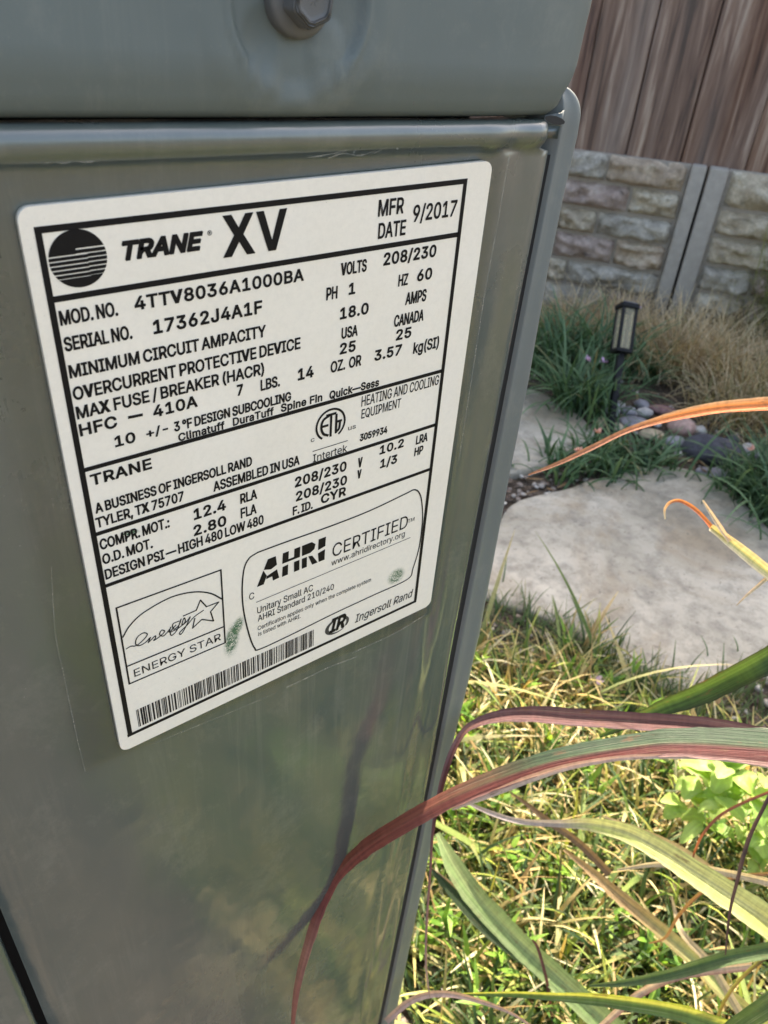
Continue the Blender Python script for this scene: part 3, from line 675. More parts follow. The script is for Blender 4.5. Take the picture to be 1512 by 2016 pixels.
# letter outlines of the printed sans serif (percent of cap height), drawn as filled shapes
GL = {' ':(0.369,[]),
'(':(0.537,[[18,41,18,52,20,64,22,75,26,87,30,97,35,106,46,106,42,95,38,84,34,73,32,62,30,51,30,41,30,32,32,23,34,13,37,3,41,-7,46,-19,35,-19,30,-9,25,1,22,11,19,21,18,31]]),
')':(0.537,[[7,-19,13,-7,17,4,20,13,22,23,24,32,24,41,23,51,22,62,20,73,16,84,12,95,7,106,19,106,24,97,28,87,31,75,34,64,36,52,36,41,36,31,34,21,32,10,28,0,24,-9,19,-19]]),
'+':(0.891,[[39,7,39,71,50,71,50,7],[12,34,12,44,77,44,77,34]]),
',':(0.369,[[7,-23,13,14,27,14,17,-23]]),
'-':(0.891,[[66,48,66,37,22,37,22,48]]),
'.':(0.369,[[19,-1,15,0,12,2,10,5,10,8,10,12,12,14,15,16,19,17,22,16,25,14,27,12,28,8,27,5,25,2,22,0]]),
'/':(0.49,[[46,105,14,-15,3,-15,35,105]]),
'0':(0.891,[[45,-1,34,0,26,5,19,12,14,22,10,35,9,50,10,65,14,78,19,88,26,95,34,100,45,101,55,100,63,95,70,88,76,78,79,65,80,50,79,35,76,22,70,12,64,5,55,0],[45,10,51,11,57,14,62,20,65,28,67,38,68,50,67,62,65,72,62,80,57,86,51,89,45,90,38,89,32,86,28,80,24,72,22,62,21,50,22,38,24,28,28,20,32,14,38,11]]),
'1':(0.891,[[15,0,15,11,77,11,77,0],[54,100,54,0,42,0,42,88,17,70,17,84,39,100]]),
'2':(0.891,[[13,0,13,9,46,45,51,51,55,56,59,60,61,64,62,68,63,73,62,78,60,82,58,86,54,88,49,90,44,90,39,90,34,88,30,85,27,81,26,77,25,71,13,71,14,80,17,87,22,93,28,98,36,100,44,101,53,100,60,98,66,93,71,88,74,81,75,73,74,68,73,62,70,57,66,51,60,44,52,35,30,12,77,11,77,0]]),
'3':(0.891,[[43,-1,34,-1,26,2,19,6,14,11,10,18,9,26,21,26,23,21,25,17,28,14,32,12,37,10,43,10,49,10,54,12,58,15,62,18,64,23,65,28,64,34,62,39,59,43,54,46,48,48,40,49,31,49,31,59,57,88,14,89,14,100,73,100,73,91,42,55,42,57,52,57,61,54,68,50,73,44,76,37,77,28,76,20,73,13,68,7,61,2,52,0]]),
'4':(0.891,[[8,21,8,31,49,100,61,100,21,33,81,32,81,21],[55,0,55,24,55,29,55,62,67,62,67,0]]),
'5':(0.891,[[43,-1,35,0,28,2,21,6,16,12,13,18,12,26,24,26,25,21,27,17,30,14,34,12,39,10,43,10,49,11,54,13,59,16,62,21,64,26,64,32,64,38,62,43,58,48,54,52,49,54,43,54,38,54,33,53,29,51,25,48,13,50,19,100,72,100,72,89,30,89,26,59,30,62,35,64,40,65,45,66,52,65,58,63,63,60,68,56,72,51,74,45,76,39,77,32,76,23,73,15,67,8,61,3,53,0]]),
'6':(0.891,[[44,-1,36,0,28,3,22,8,17,15,14,23,12,32,13,39,16,47,20,56,27,67,50,100,63,100,30,51,29,51,30,54,32,57,35,59,38,60,42,61,46,62,55,61,62,58,68,53,73,47,75,40,76,31,75,22,72,14,67,8,61,3,53,0],[44,10,50,10,55,12,59,16,62,20,64,25,64,31,64,37,62,42,59,46,55,49,50,51,44,52,39,51,34,49,30,46,27,42,25,37,25,31,25,25,27,20,30,16,34,12,39,10]]),
'7':(0.891,[[19,0,64,88,12,89,12,100,77,100,77,88,32,0]]),
'8':(0.891,[[44,-1,35,0,27,2,20,7,15,12,11,19,10,27,11,33,13,38,16,43,20,47,25,50,30,52,23,55,18,61,15,67,14,75,15,82,18,88,22,94,29,98,36,100,44,101,53,100,60,98,66,94,71,88,74,82,75,75,74,67,71,61,66,55,59,52,64,50,69,47,73,43,76,38,78,33,79,27,78,19,74,12,69,7,62,2,54,0],[44,10,51,10,56,12,60,14,63,18,66,22,66,27,65,32,63,37,60,41,56,44,50,46,44,46,39,46,33,44,29,41,26,37,23,32,23,27,23,22,25,18,29,14,33,12,38,10],[44,57,49,57,54,59,58,62,60,65,62,69,63,74,62,79,60,83,58,86,54,88,50,90,44,90,39,90,35,88,31,86,28,83,27,79,26,74,27,69,28,65,31,62,35,59,39,57]]),
'9':(0.891,[[44,101,53,100,61,97,67,92,72,85,75,77,76,68,76,61,73,53,69,44,62,33,39,0,26,0,59,49,60,49,59,46,57,43,54,41,50,40,47,39,43,38,34,39,27,42,21,47,16,53,13,60,12,69,14,78,17,86,22,92,28,97,36,100],[44,90,39,90,34,88,30,84,27,80,25,75,25,69,25,63,27,58,30,54,34,51,39,49,44,48,50,49,55,51,59,54,62,58,64,63,64,69,64,75,62,80,59,84,55,88,50,90]]),
':':(0.369,[[19,-1,15,0,12,2,10,5,10,8,10,12,12,14,15,16,19,17,22,16,25,14,27,12,28,8,27,5,25,2,22,0],[19,53,15,54,12,56,10,59,10,62,10,66,12,69,15,70,19,71,22,70,25,69,27,66,28,62,27,59,25,56,22,54]]),
'A':(0.943,[[3,0,40,100,54,100,91,0,78,0,56,59,54,66,52,73,49,82,46,94,48,94,45,82,42,73,39,65,37,59,17,0],[22,28,22,39,73,39,73,28]]),
'B':(0.897,[[12,0,12,100,47,100,57,99,65,96,71,92,75,87,77,81,78,73,78,68,76,63,73,59,70,56,66,54,62,52,62,52,67,51,71,48,76,45,79,40,81,34,82,27,81,20,79,13,74,8,68,4,59,1,48,0],[24,11,48,11,58,12,65,16,69,21,70,27,69,32,67,36,64,40,60,43,55,45,49,45,24,45],[24,56,47,56,52,57,57,58,61,61,64,64,65,68,66,73,65,79,61,84,56,88,47,89,24,89]]),
'C':(1.003,[[53,-1,40,0,30,5,21,12,14,23,9,35,8,50,9,65,14,77,21,87,30,95,40,100,53,101,60,101,67,99,73,96,79,93,84,88,88,82,91,76,93,68,80,68,79,73,77,78,74,81,70,84,66,87,62,88,57,89,53,90,44,88,36,85,30,79,25,72,21,62,20,50,21,38,25,28,30,21,36,15,44,12,53,10,57,11,62,12,66,13,70,16,74,19,77,22,79,27,80,32,93,32,91,24,88,18,84,12,79,7,73,4,67,1,60,-1]]),
'D':(0.987,[[43,0,19,0,19,11,42,11,53,12,62,16,70,22,74,29,77,39,78,50,77,61,75,71,70,79,63,84,54,88,43,89,18,89,18,100,44,100,58,99,69,94,78,87,85,77,89,65,91,50,89,36,85,23,78,13,69,6,57,2],[24,100,24,0,12,0,12,100]]),
'E':(0.823,[[12,0,12,100,73,100,73,89,24,89,24,56,70,56,70,45,24,45,24,11,74,11,74,0]]),
'F':(0.806,[[12,0,12,100,73,100,73,89,24,89,24,55,68,55,68,43,24,43,24,0]]),
'G':(1.023,[[53,-1,40,0,29,5,20,13,14,23,9,35,8,50,9,65,14,77,20,87,29,95,40,100,52,101,60,101,67,99,73,96,79,92,84,87,88,82,91,76,93,69,80,69,78,73,76,77,73,81,70,84,66,86,62,88,57,89,52,90,44,88,36,85,30,79,25,72,21,62,20,50,21,38,25,28,30,21,36,15,44,12,53,10,61,11,68,14,74,18,78,24,81,31,82,40,85,39,56,39,56,50,94,50,94,39,93,28,89,18,82,10,74,4,64,0]]),
'H':(1.016,[[12,0,12,100,24,100,24,57,77,57,77,100,90,100,90,0,77,0,77,46,24,46,24,0]]),
'I':(0.591,[[6,0,6,11,23,11,23,89,6,89,6,100,53,100,53,89,36,89,36,11,53,11,53,0]]),
'J':(0.779,[[36,-1,24,1,15,6,9,16,7,29,7,34,19,34,19,29,20,20,24,15,29,11,36,10,43,11,49,15,52,20,53,29,53,100,66,100,66,29,64,16,58,6,48,1]]),
'K':(0.917,[[21,29,21,42,24,47,27,51,31,56,34,60,38,64,42,68,71,100,88,100,45,54],[12,0,12,100,24,100,24,66,24,44,24,38,24,0],[73,0,37,51,45,61,88,0]]),
'L':(0.772,[[12,0,12,100,24,100,24,11,71,11,71,0]]),
'M':(1.235,[[12,0,12,100,30,100,54,37,55,34,56,31,59,24,60,20,61,16,63,10,60,10,62,16,65,24,67,31,68,34,69,37,94,100,112,100,112,0,99,0,99,57,99,64,99,72,99,81,100,90,101,90,99,85,98,80,95,71,93,67,92,63,90,57,67,0,56,0,33,57,32,60,31,63,28,71,25,80,24,85,22,90,23,90,24,82,24,73,24,65,24,57,24,0]]),
'N':(1.029,[[12,0,12,100,27,100,67,36,69,33,71,30,74,26,76,21,79,16,81,11,80,11,79,16,79,21,79,26,78,31,78,38,78,100,91,100,91,0,76,0,40,57,37,61,35,65,32,70,29,75,21,89,23,89,24,75,24,70,24,64,25,60,25,57,25,0]]),
'O':(1.048,[[52,-1,40,0,30,5,21,12,14,23,9,35,8,50,9,65,14,77,21,87,30,95,40,100,52,101,65,100,75,95,84,87,91,77,95,65,97,50,95,35,91,23,84,12,75,5,65,0],[52,10,61,12,69,15,75,21,80,28,83,38,85,50,83,62,80,72,75,79,69,85,61,88,52,90,44,88,36,85,30,79,25,72,21,62,20,50,21,38,25,28,30,21,36,15,44,12]]),
'P':(0.874,[[12,0,12,100,46,100,57,99,65,96,72,91,77,84,79,77,80,68,79,60,77,52,72,46,65,41,57,38,46,37,21,37,21,48,46,48,53,48,58,50,63,54,65,58,67,63,68,68,67,74,65,79,63,83,58,86,53,88,46,89,24,89,24,0]]),
'Q':(1.048,[[48,31,61,31,73,17,75,13,92,-9,79,-9,68,5,65,9],[52,-1,40,0,30,5,21,12,14,23,9,35,8,50,9,65,14,77,21,87,30,95,40,100,52,101,65,100,75,95,84,87,91,77,95,65,97,50,95,35,91,23,84,12,75,5,65,0],[52,10,61,12,69,15,75,21,80,28,83,38,85,50,83,62,80,72,75,79,69,85,61,88,52,90,44,88,36,85,30,79,25,72,21,62,20,50,21,38,25,28,30,21,36,15,44,12]]),
'R':(0.883,[[12,0,12,100,46,100,57,99,65,96,72,91,77,85,80,78,80,69,80,61,77,53,72,47,65,43,57,40,46,39,19,39,19,50,46,50,53,51,59,52,63,55,66,59,67,64,68,69,67,75,66,80,63,83,58,86,53,88,46,89,24,89,24,0],[69,0,45,45,60,45,84,0]]),
'S':(0.878,[[44,-2,34,-1,25,2,18,6,13,12,9,19,8,27,21,27,22,22,24,17,28,14,33,12,38,10,44,10,50,10,56,12,61,14,65,18,67,22,68,27,67,32,65,35,62,38,58,40,53,42,48,44,36,47,25,51,17,57,12,64,10,73,11,81,15,88,20,94,27,98,35,100,45,101,54,100,62,98,69,94,74,88,77,82,79,74,66,74,64,81,59,86,53,89,44,90,38,90,33,88,29,86,25,82,23,78,23,74,23,69,26,66,29,63,33,61,38,59,42,58,52,55,56,54,61,52,66,50,71,47,74,43,78,39,80,34,80,27,79,19,76,12,71,7,64,2,55,-1]]),
'T':(0.882,[[6,89,6,100,82,100,82,89,50,89,50,0,38,0,38,89]]),
'U':(1.017,[[51,-2,40,0,30,3,22,9,17,16,13,24,12,34,12,100,24,100,24,35,25,28,28,22,32,17,37,13,43,11,51,10,59,11,65,13,70,17,74,22,76,28,77,35,77,100,90,100,90,34,89,24,85,16,79,9,71,3,62,0]]),
'V':(0.943,[[40,0,3,100,17,100,38,41,40,35,42,27,45,18,49,6,46,6,50,18,52,27,55,35,57,41,78,100,91,100,55,0]]),
'W':(1.349,[[30,0,3,100,16,100,32,39,33,34,34,29,36,24,37,18,38,13,39,8,37,8,38,13,39,18,40,24,42,29,43,34,44,39,60,100,75,100,91,39,92,34,93,29,96,18,97,13,98,8,96,8,97,13,98,18,99,24,100,29,103,39,119,100,132,100,104,0,90,0,72,63,71,70,69,77,68,85,66,93,69,93,67,85,66,78,64,71,62,63,45,0]]),
'X':(0.932,[[4,0,43,56,43,46,6,100,20,100,35,79,38,75,40,71,42,68,44,65,46,61,48,57,46,57,48,61,50,65,51,68,53,71,56,75,59,79,73,100,88,100,51,47,51,56,90,0,75,0,57,25,55,29,53,32,51,35,49,38,47,42,45,45,48,45,46,42,44,39,42,36,41,33,38,29,36,25,18,0]]),
'Y':(0.928,[[40,0,40,41,3,100,18,100,38,68,41,62,44,57,46,52,49,45,44,45,47,52,49,58,52,63,55,68,75,100,89,100,53,41,53,0]]),
'Z':(0.862,[[8,0,8,9,54,76,57,80,60,85,64,89,67,93,68,89,62,89,56,89,50,89,44,89,8,89,8,100,78,100,78,91,33,25,30,21,26,16,23,11,19,7,18,11,24,11,30,11,36,11,42,11,79,11,79,0]]),
'a':(0.765,[[31,-2,25,-1,19,1,13,4,9,9,7,14,6,21,7,27,8,32,11,35,15,38,20,40,25,41,30,42,35,43,41,44,46,45,50,45,52,46,54,48,54,50,54,55,52,58,50,61,47,63,43,65,38,65,34,65,29,63,26,61,23,59,21,57,20,54,8,57,11,63,15,68,20,71,26,74,32,75,38,76,42,75,47,75,52,73,56,71,60,68,63,63,65,57,66,49,66,0,54,0,54,10,54,10,52,8,50,5,46,2,42,0,37,-1],[33,9,40,10,45,12,49,15,52,18,54,23,54,27,54,37,53,36,51,36,48,35,45,35,42,34,39,34,34,33,30,32,26,31,23,30,20,27,19,24,18,21,19,17,20,14,22,12,26,10,29,9]]),
'c':(0.778,[[41,-2,31,0,23,3,16,9,11,17,8,26,7,37,8,48,11,57,16,65,23,71,31,74,41,76,46,75,51,74,56,72,60,70,64,67,67,63,69,59,71,54,60,51,59,54,57,57,55,59,53,61,50,63,48,64,44,65,41,65,34,64,29,61,24,56,21,51,20,44,19,37,20,30,21,23,24,17,29,13,34,10,41,9,44,9,48,10,51,11,53,13,55,15,57,17,59,20,60,23,71,20,70,15,67,11,64,7,60,4,56,2,51,0,46,-1]]),
'd':(0.834,[[38,-2,30,0,22,3,16,9,11,17,8,26,7,37,8,48,11,58,16,65,22,71,30,74,38,76,45,75,50,73,54,71,56,68,59,65,60,63,61,63,61,100,73,100,73,0,61,0,61,12,60,12,59,9,56,6,53,3,50,1,45,-1],[40,9,46,10,52,13,56,17,59,23,61,29,61,37,61,45,59,52,56,57,52,61,47,64,40,65,34,64,28,61,24,57,21,51,20,45,19,37,20,30,21,23,24,17,29,13,34,10]]),
'e':(0.794,[[42,-2,32,0,23,3,16,9,11,17,8,26,7,37,8,48,11,57,16,65,23,71,31,74,40,76,46,75,52,74,58,71,63,67,67,62,70,55,72,48,73,38,73,33,15,33,15,43,66,43,61,40,60,47,59,53,56,58,52,62,47,64,40,65,34,64,29,62,25,58,21,53,19,47,19,41,19,35,20,27,22,21,25,16,30,12,35,10,42,9,46,9,50,10,53,12,56,14,58,17,60,21,72,18,69,12,66,8,61,4,56,1,49,-1]]),
'f':(0.499,[[45,75,45,64,1,64,1,75],[16,0,16,85,17,91,19,96,22,99,27,102,32,104,37,104,41,104,44,104,46,103,48,102,45,92,44,92,42,93,40,93,38,93,34,92,30,90,28,87,28,82,28,0]]),
'g':(0.836,[[41,-30,33,-29,26,-27,21,-25,16,-22,13,-18,10,-14,20,-8,22,-10,24,-13,27,-15,30,-17,35,-19,41,-19,49,-18,55,-15,60,-9,61,-1,61,13,60,13,59,11,56,8,53,5,50,3,45,1,38,1,30,2,22,5,16,11,11,18,8,27,7,38,8,48,11,58,16,65,22,71,30,74,39,76,45,75,50,73,54,71,57,68,59,65,60,63,62,63,62,75,73,75,73,-2,72,-11,69,-18,64,-23,57,-27,49,-29],[40,12,47,12,52,15,56,19,59,24,61,30,61,38,61,45,59,52,56,57,52,61,47,64,40,65,34,64,29,61,24,57,21,52,20,45,19,38,20,30,21,24,24,19,29,15,34,12]]),
'h':(0.806,[[22,45,22,0,10,0,10,100,22,100,22,57,20,57,24,65,30,71,37,74,45,76,52,75,58,72,63,69,67,63,69,56,70,47,70,0,58,0,58,46,57,54,54,60,48,63,41,65,36,64,32,62,28,60,25,56,23,51]]),
'i':(0.328,[[10,0,10,75,22,75,22,0],[16,87,13,88,11,89,9,92,8,95,9,98,11,101,13,102,16,103,20,102,22,101,24,98,25,95,24,92,22,89,20,88]]),
'k':(0.748,[[22,27,22,42,24,42,56,75,71,75,36,39,35,39],[10,0,10,100,22,100,22,0],[58,0,29,37,38,45,73,0]]),
'l':(0.372,[[27,0,20,1,15,4,11,9,10,17,10,100,22,100,22,19,23,15,24,12,26,11,29,10,30,10,32,10,33,11,36,1,34,0,32,0,30,0]]),
'm':(1.199,[[10,0,10,75,22,75,22,58,21,58,23,64,26,68,30,71,34,74,38,75,43,76,51,75,56,71,61,65,63,58,61,58,63,63,66,67,70,71,75,74,80,75,86,76,92,75,98,73,103,70,106,65,109,58,109,50,109,0,97,0,97,50,96,57,93,61,88,64,82,65,78,64,74,63,70,60,68,57,66,53,66,49,66,0,54,0,54,51,53,57,50,61,45,64,39,65,35,64,31,63,27,60,25,57,23,52,22,47,22,0]]),
'n':(0.805,[[22,45,22,0,10,0,10,75,22,75,22,57,20,57,24,65,30,71,37,74,45,76,52,75,58,72,63,69,67,63,69,56,70,47,70,0,58,0,58,46,57,54,54,60,48,63,41,65,36,64,32,62,28,60,25,56,23,51]]),
'o':(0.816,[[41,-2,31,0,23,3,16,9,11,17,8,26,7,37,8,48,11,57,16,65,23,71,31,74,41,76,50,74,59,71,66,65,71,57,74,48,75,37,74,26,71,17,66,9,59,3,50,0],[41,9,48,10,53,13,57,17,60,23,62,30,63,37,62,44,60,51,57,56,53,61,48,64,41,65,34,64,29,61,24,56,21,51,20,44,19,37,20,30,21,23,24,17,29,13,34,10]]),
'p':(0.834,[[10,-28,10,75,22,75,22,63,23,63,25,65,27,68,30,71,34,73,39,75,45,76,54,74,62,71,68,65,73,58,76,48,77,37,76,26,73,17,68,9,62,3,54,0,45,-2,39,-1,34,1,30,3,27,6,25,9,23,12,22,12,22,-28],[43,9,50,10,55,13,59,17,62,23,64,30,64,37,64,45,62,51,59,57,55,61,50,64,43,65,37,64,32,61,28,57,25,52,23,45,22,37,23,29,25,23,28,17,32,13,37,10]]),
'r':(0.509,[[10,0,10,75,22,75,22,63,26,68,30,72,36,75,42,76,45,76,48,75,48,63,47,64,45,64,43,64,41,64,36,63,31,62,28,59,25,56,23,51,22,47,22,0]]),
's':(0.717,[[36,-2,28,-1,22,1,17,4,12,7,9,12,7,19,18,21,21,16,24,12,29,10,36,9,43,10,48,12,52,16,53,20,52,24,50,27,46,29,42,30,29,33,20,37,14,41,10,47,9,54,10,60,13,65,17,70,23,73,29,75,37,76,44,75,50,73,55,70,59,67,62,62,64,57,53,54,51,58,48,62,43,65,37,65,31,65,26,62,22,59,21,54,22,51,24,48,28,46,34,44,45,41,54,38,60,34,64,28,65,21,64,15,61,9,57,5,51,1,44,-1]]),
't':(0.447,[[40,75,40,64,1,64,1,75],[13,93,25,93,25,19,25,15,27,12,29,10,33,10,35,10,36,10,40,11,42,0,40,0,38,-1,35,-1,33,-1,25,0,18,4,14,10,13,18]]),
'u':(0.806,[[36,-1,29,0,23,2,17,6,14,12,11,19,10,27,10,75,22,75,22,28,23,21,27,15,32,11,39,10,44,10,49,12,53,15,56,19,58,24,58,30,58,75,70,75,70,0,59,0,59,18,60,18,56,9,51,3,44,0]]),
'w':(1.115,[[27,0,4,75,17,75,26,42,28,35,30,27,32,18,34,8,32,8,34,18,36,26,39,35,41,42,50,75,62,75,71,42,73,35,75,27,77,18,79,8,77,8,79,18,81,27,83,35,85,42,94,75,107,75,84,0,72,0,63,34,60,44,58,50,57,55,54,66,57,66,54,55,53,50,52,44,50,39,49,34,39,0]]),
'x':(0.744,[[4,0,34,43,34,34,6,75,20,75,29,60,32,55,35,50,38,45,41,40,34,40,37,45,40,50,43,55,46,60,55,75,69,75,41,33,41,42,70,0,56,0,45,17,42,22,39,27,37,31,34,36,40,36,38,31,35,27,32,22,29,17,18,0]]),
'y':(0.765,[[9,-27,12,-17,14,-17,17,-18,20,-17,23,-16,26,-15,28,-11,30,-7,32,0,3,75,17,75,32,30,35,24,37,17,39,10,40,4,36,4,38,10,40,17,42,24,44,30,60,75,73,75,40,-11,38,-17,35,-21,31,-24,27,-27,23,-28,18,-29,15,-28,13,-28,11,-28]]),
'°':(0.621,[[31,56,25,56,20,59,15,62,12,67,9,72,8,78,9,84,12,90,15,94,20,98,25,100,31,101,37,100,42,98,47,94,51,90,53,84,54,78,53,72,51,67,47,62,42,59,37,56],[31,66,34,66,37,67,40,69,42,72,43,75,44,78,43,81,42,84,40,87,37,89,34,90,31,91,28,90,25,89,22,87,20,84,19,81,19,78,19,75,20,72,22,69,25,67,28,66]]),
'—':(1.374,[[137,48,137,37,0,37,0,48]])}
GL['X'] = (.98, [[0, 0, 33, 51, 3, 100, 26, 100, 46, 67, 66, 100, 88, 100, 58, 51, 91, 0, 68, 0, 46, 35, 23, 0]])
GL['V'] = (.93, [[34, 0, 0, 100, 21, 100, 45, 24, 69, 100, 90, 100, 56, 0]])
def fill_shape(loops):
    cu = bpy.data.curves.new('t', 'CURVE'); cu.dimensions = '2D'; cu.fill_mode = 'BOTH'
    for l in loops:
        sp_ = cu.splines.new('POLY'); sp_.points.add(len(l) - 1); sp_.use_cyclic_u = True
        for p, q in zip(sp_.points, l): p.co = (q[0], q[1], 0, 1)
    o_ = bpy.data.objects.new('t', cu); COL.objects.link(o_)
    me = bpy.data.meshes.new_from_object(o_.evaluated_get(bpy.context.evaluated_depsgraph_get()))
    vs = [(v.co.x, v.co.y) for v in me.vertices]; fs = [tuple(p.vertices) for p in me.polygons]
    bpy.data.objects.remove(o_); bpy.data.curves.remove(cu); bpy.data.meshes.remove(me); return vs, fs
def area2(l): return sum(a[0] * b[1] - b[0] * a[1] for a, b in zip(l, l[1:] + l[:1]))
def in_loop(p, l):
    r = False
    for a, b in zip(l, l[1:] + l[:1]):
        if (a[1] > p[1]) != (b[1] > p[1]) and p[0] < (b[0] - a[0]) * (p[1] - a[1]) / (b[1] - a[1]) + a[0]: r = not r
    return r
WEIGHT = {'b': .10, 'ih': .42, 'r': .21, 'c': .16, 'cl': .045, 'l': 0.015, 'i': .045}
STYLE_SHEAR = {'ih': .25, 'i': .2}
for (s_, x0, x1, base, hgt, st) in TXT:
    w_ = WEIGHT[st]
    if st in 'rc': w_ = min(w_, hgt * .050)
    if s_ == 'AHRI Standard 210/240' or s_.startswith('Unitary'): w_ = .03
    if s_ == 'CERTIFIED': w_ = .02
    if x0 < 4: x0 = max(x0, 2.15)
    cur = 0.0; loops = []
    sp = {'c': .0, 'r': .05}.get(st, .0)
    for ch in s_:
        adv, ls = GL[ch]
        for l in ls: loops.append([(cur + l[i] / 100, l[i + 1] / 100) for i in range(0, len(l), 2)])
        cur += adv * (0.7 if ch == ' ' and st == 'c' else 1) + sp
    sh = STYLE_SHEAR.get(st, 0)
    loops = [[(x + sh * y, y) for x, y in l] for l in loops]
    mn = min(p[0] for l in loops for p in l); mx = max(p[0] for l in loops for p in l)
    kx = (x1 - x0 - 2 * w_) / (mx - mn) if s_ != '1' else hgt * .9
    if s_ == '1': kx = (x1 - x0) / (mx - mn)
    loops = [[(x0 + w_ + (x - mn) * kx, y * (hgt - 2 * w_) + w_) for x, y in l] for l in loops]
    V = []; Fc = []
    big = max(loops, key=lambda l: abs(area2(l))); so = 1 if area2(big) > 0 else -1
    outer = [l for l in loops if area2(l) * so > 0]; inner = [l for l in loops if area2(l) * so <= 0]
    for i_, l in enumerate(outer):
        pts, fs = fill_shape([l] + [h for h in inner if in_loop(h[0], l)])
        b_ = len(V); V += [lp(p[0], base - p[1], 0.45 + .003 * (i_ % 3)) for p in pts]; Fc += [tuple(i + b_ for i in t) for t in fs]
    if w_ > 0:                      # the ink spreads a little beyond the outline
        k_ = 0
        for l in loops:
            for q in poly_line(l + l[:1], 2 * w_):
                k_ += 1; b_ = len(V); V += [lp(p[0], base - p[1], 0.46 + .003 * (k_ % 7)) for p in q]; Fc.append((b_, b_ + 1, b_ + 2, b_ + 3))
    o = mesh('printed_text', V, Fc, 'ink', pl, False)
    o['label'] = 'black lettering reading "%s"' % s_ if s_ not in ('TRANE', 'Ingersoll Rand', 'IR', 'Intertek', 'XV') else 'black brand lettering'
strokes('printed_dash', [[(16.41, 55.06), (20.19, 55.25)]], 0.9)
# halftone globe with stripes
gcx, gcy, gr = 9.16, 8.66, 7.15
gl_v = []; polys = []
def chord(y): return math.sqrt(max(0, gr * gr - (y - gcy) ** 2))
bands = [(-7.15, -2.15, 'full'), (-2.15, 2.9, 'stripes'), (2.9, 7.15, 'full')]
def seg(y0, y1, xa=-99, xb=99, n=5):
    L = []; Rr = []
    for k in range(n + 1):
        y = y0 + (y1 - y0) * k / n; c = chord(y); L.append((gcx + max(-c, xa), y)); Rr.append((gcx + min(c, xb), y))
    return L + Rr[::-1]
ys = gcy
polys.append(seg(ys - 7.12, ys - 2.55, n=14))
polys.append(seg(ys - 2.55, ys - 1.2, -99, -0.3)); polys.append(seg(ys - 2.2, ys - 1.3, -0.3, 99))
for k in range(5):
    a = ys - 0.9 + 1.12 * k
    polys.append(seg(a, a + 0.85, -99, 2.4))
    polys.append(seg(a - 0.15, a + 0.72, 2.4, 99))
polys.append(seg(ys + 4.6, ys + 7.12, n=12)); polys.append(seg(ys + 3.5 + 0.9, ys + 4.6, 2.4, 99))
polyfill('globe_emblem', polys, 0.45, 'ink', pl)
mesh_dot = []
# registered mark
def circ(cx, cy, rx, ry=None, n=28, a0=0, a1=360): return [(cx + rx * math.cos(math.radians(a0 + (a1 - a0) * k / n)), cy + (ry or rx) * math.sin(math.radians(a0 + (a1 - a0) * k / n))) for k in range(n + 1)]
rx_, ry_ = (44.71, 6.58)
strokes('registered_mark', [circ(rx_, ry_, 0.6, n=12), [(rx_ - .2, ry_ + .3), (rx_ - .2, ry_ - .3), (rx_ + .2, ry_ - .15), (rx_ - .1, ry_ + .02), (rx_ + .25, ry_ + .3)]], 0.16)
# ring mark with the three letters
ex, ey = (86.39, 77.03)
strokes('certification_ring', [circ(ex, ey, 5.9, 5.9, 40, 128, 412)], 0.8)
strokes('ring_letters', [
    mm([(ex - 0.9, ey - 3.6), (ex - 3.2, ey - 2.4), (ex - 3.9, ey + 0.3), (ex - 3.0, ey + 2.9), (ex - 1.1, ey + 4.1)], 5), [(ex - 3.8, ey), (ex - 1.3, ey)],
    [(ex - 1.7, ey - 3.9), (ex + 1.9, ey - 3.9)], [(ex + 0.1, ey - 3.9), (ex + 0.1, ey + 4.6)],
    mm([(ex + 2.3, ey - 3.2), (ex + 2.3, ey + 0.6), (ex + 2.3, ey + 3.9)], 4), mm([(ex + 2.3, ey + 3.7), (ex + 3.6, ey + 2.6), (ex + 3.9, ey + 0.2)], 4), [(ex + 3.1, ey - 0.4), (ex + 4.4, ey - 0.4)]], 0.95)
strokes('ring_rule', [[(79.2, 85.82), (93.94, 85.83)]], 0.3)
# association mark: slanted letters cut by a swoosh
def LL(p): return [tuple(q) for q in p]
ax0, ay0 = (55.64, 137.63); ax1, ay1 = (86.03, 137.45); hA = 12.1
def AH(u, v_): return (ax0 + (ax1 - ax0) * u, (ay0 + (ay1 - ay0) * u) - hA * 0.93 * v_)
A_ = [AH(0, 0), AH(.14, 1), AH(.26, 1), AH(.33, 0), AH(.23, 0), AH(.215, .22), AH(.13, .22), AH(.10, 0)]
Acut = [AH(.155, .42), AH(.19, .78), AH(.21, .42)]
ps = [[AH(0, 0), AH(.095, 0), AH(.14, .32), AH(.095, .60)], [AH(.10, .62), AH(.16, 1), AH(.27, 1), AH(.285, .62), AH(.20, .52)], [AH(.14, .30), AH(.285, .42), AH(.315, .02), AH(.225, 0), AH(.215, .20), AH(.13, .18)],
      [AH(.355, 0), AH(.365, .42), AH(.445, .44), AH(.44, 0)], [AH(.36, .56), AH(.37, 1), AH(.455, 1), AH(.45, .66), AH(.53, .66), AH(.535, 1), AH(.62, 1), AH(.615, .56)], [AH(.53, 0), AH(.53, .44), AH(.61, .44), AH(.61, 0)],
      [AH(.645, .56), AH(.645, 1), AH(.79, 1), AH(.845, .85), AH(.83, .66), AH(.77, .56)], [AH(.645, 0), AH(.645, .44), AH(.72, .44), AH(.72, 0)], [AH(.74, .44), AH(.80, .40), AH(.885, 0), AH(.80, 0)],
      [AH(.885, .54), AH(.89, 1), AH(1.0, 1), AH(.995, .60)], [AH(.90, 0), AH(.885, .40), AH(.992, .46), AH(.99, 0)]]
polyfill('association_mark', ps, 0.45, 'ink', pl)
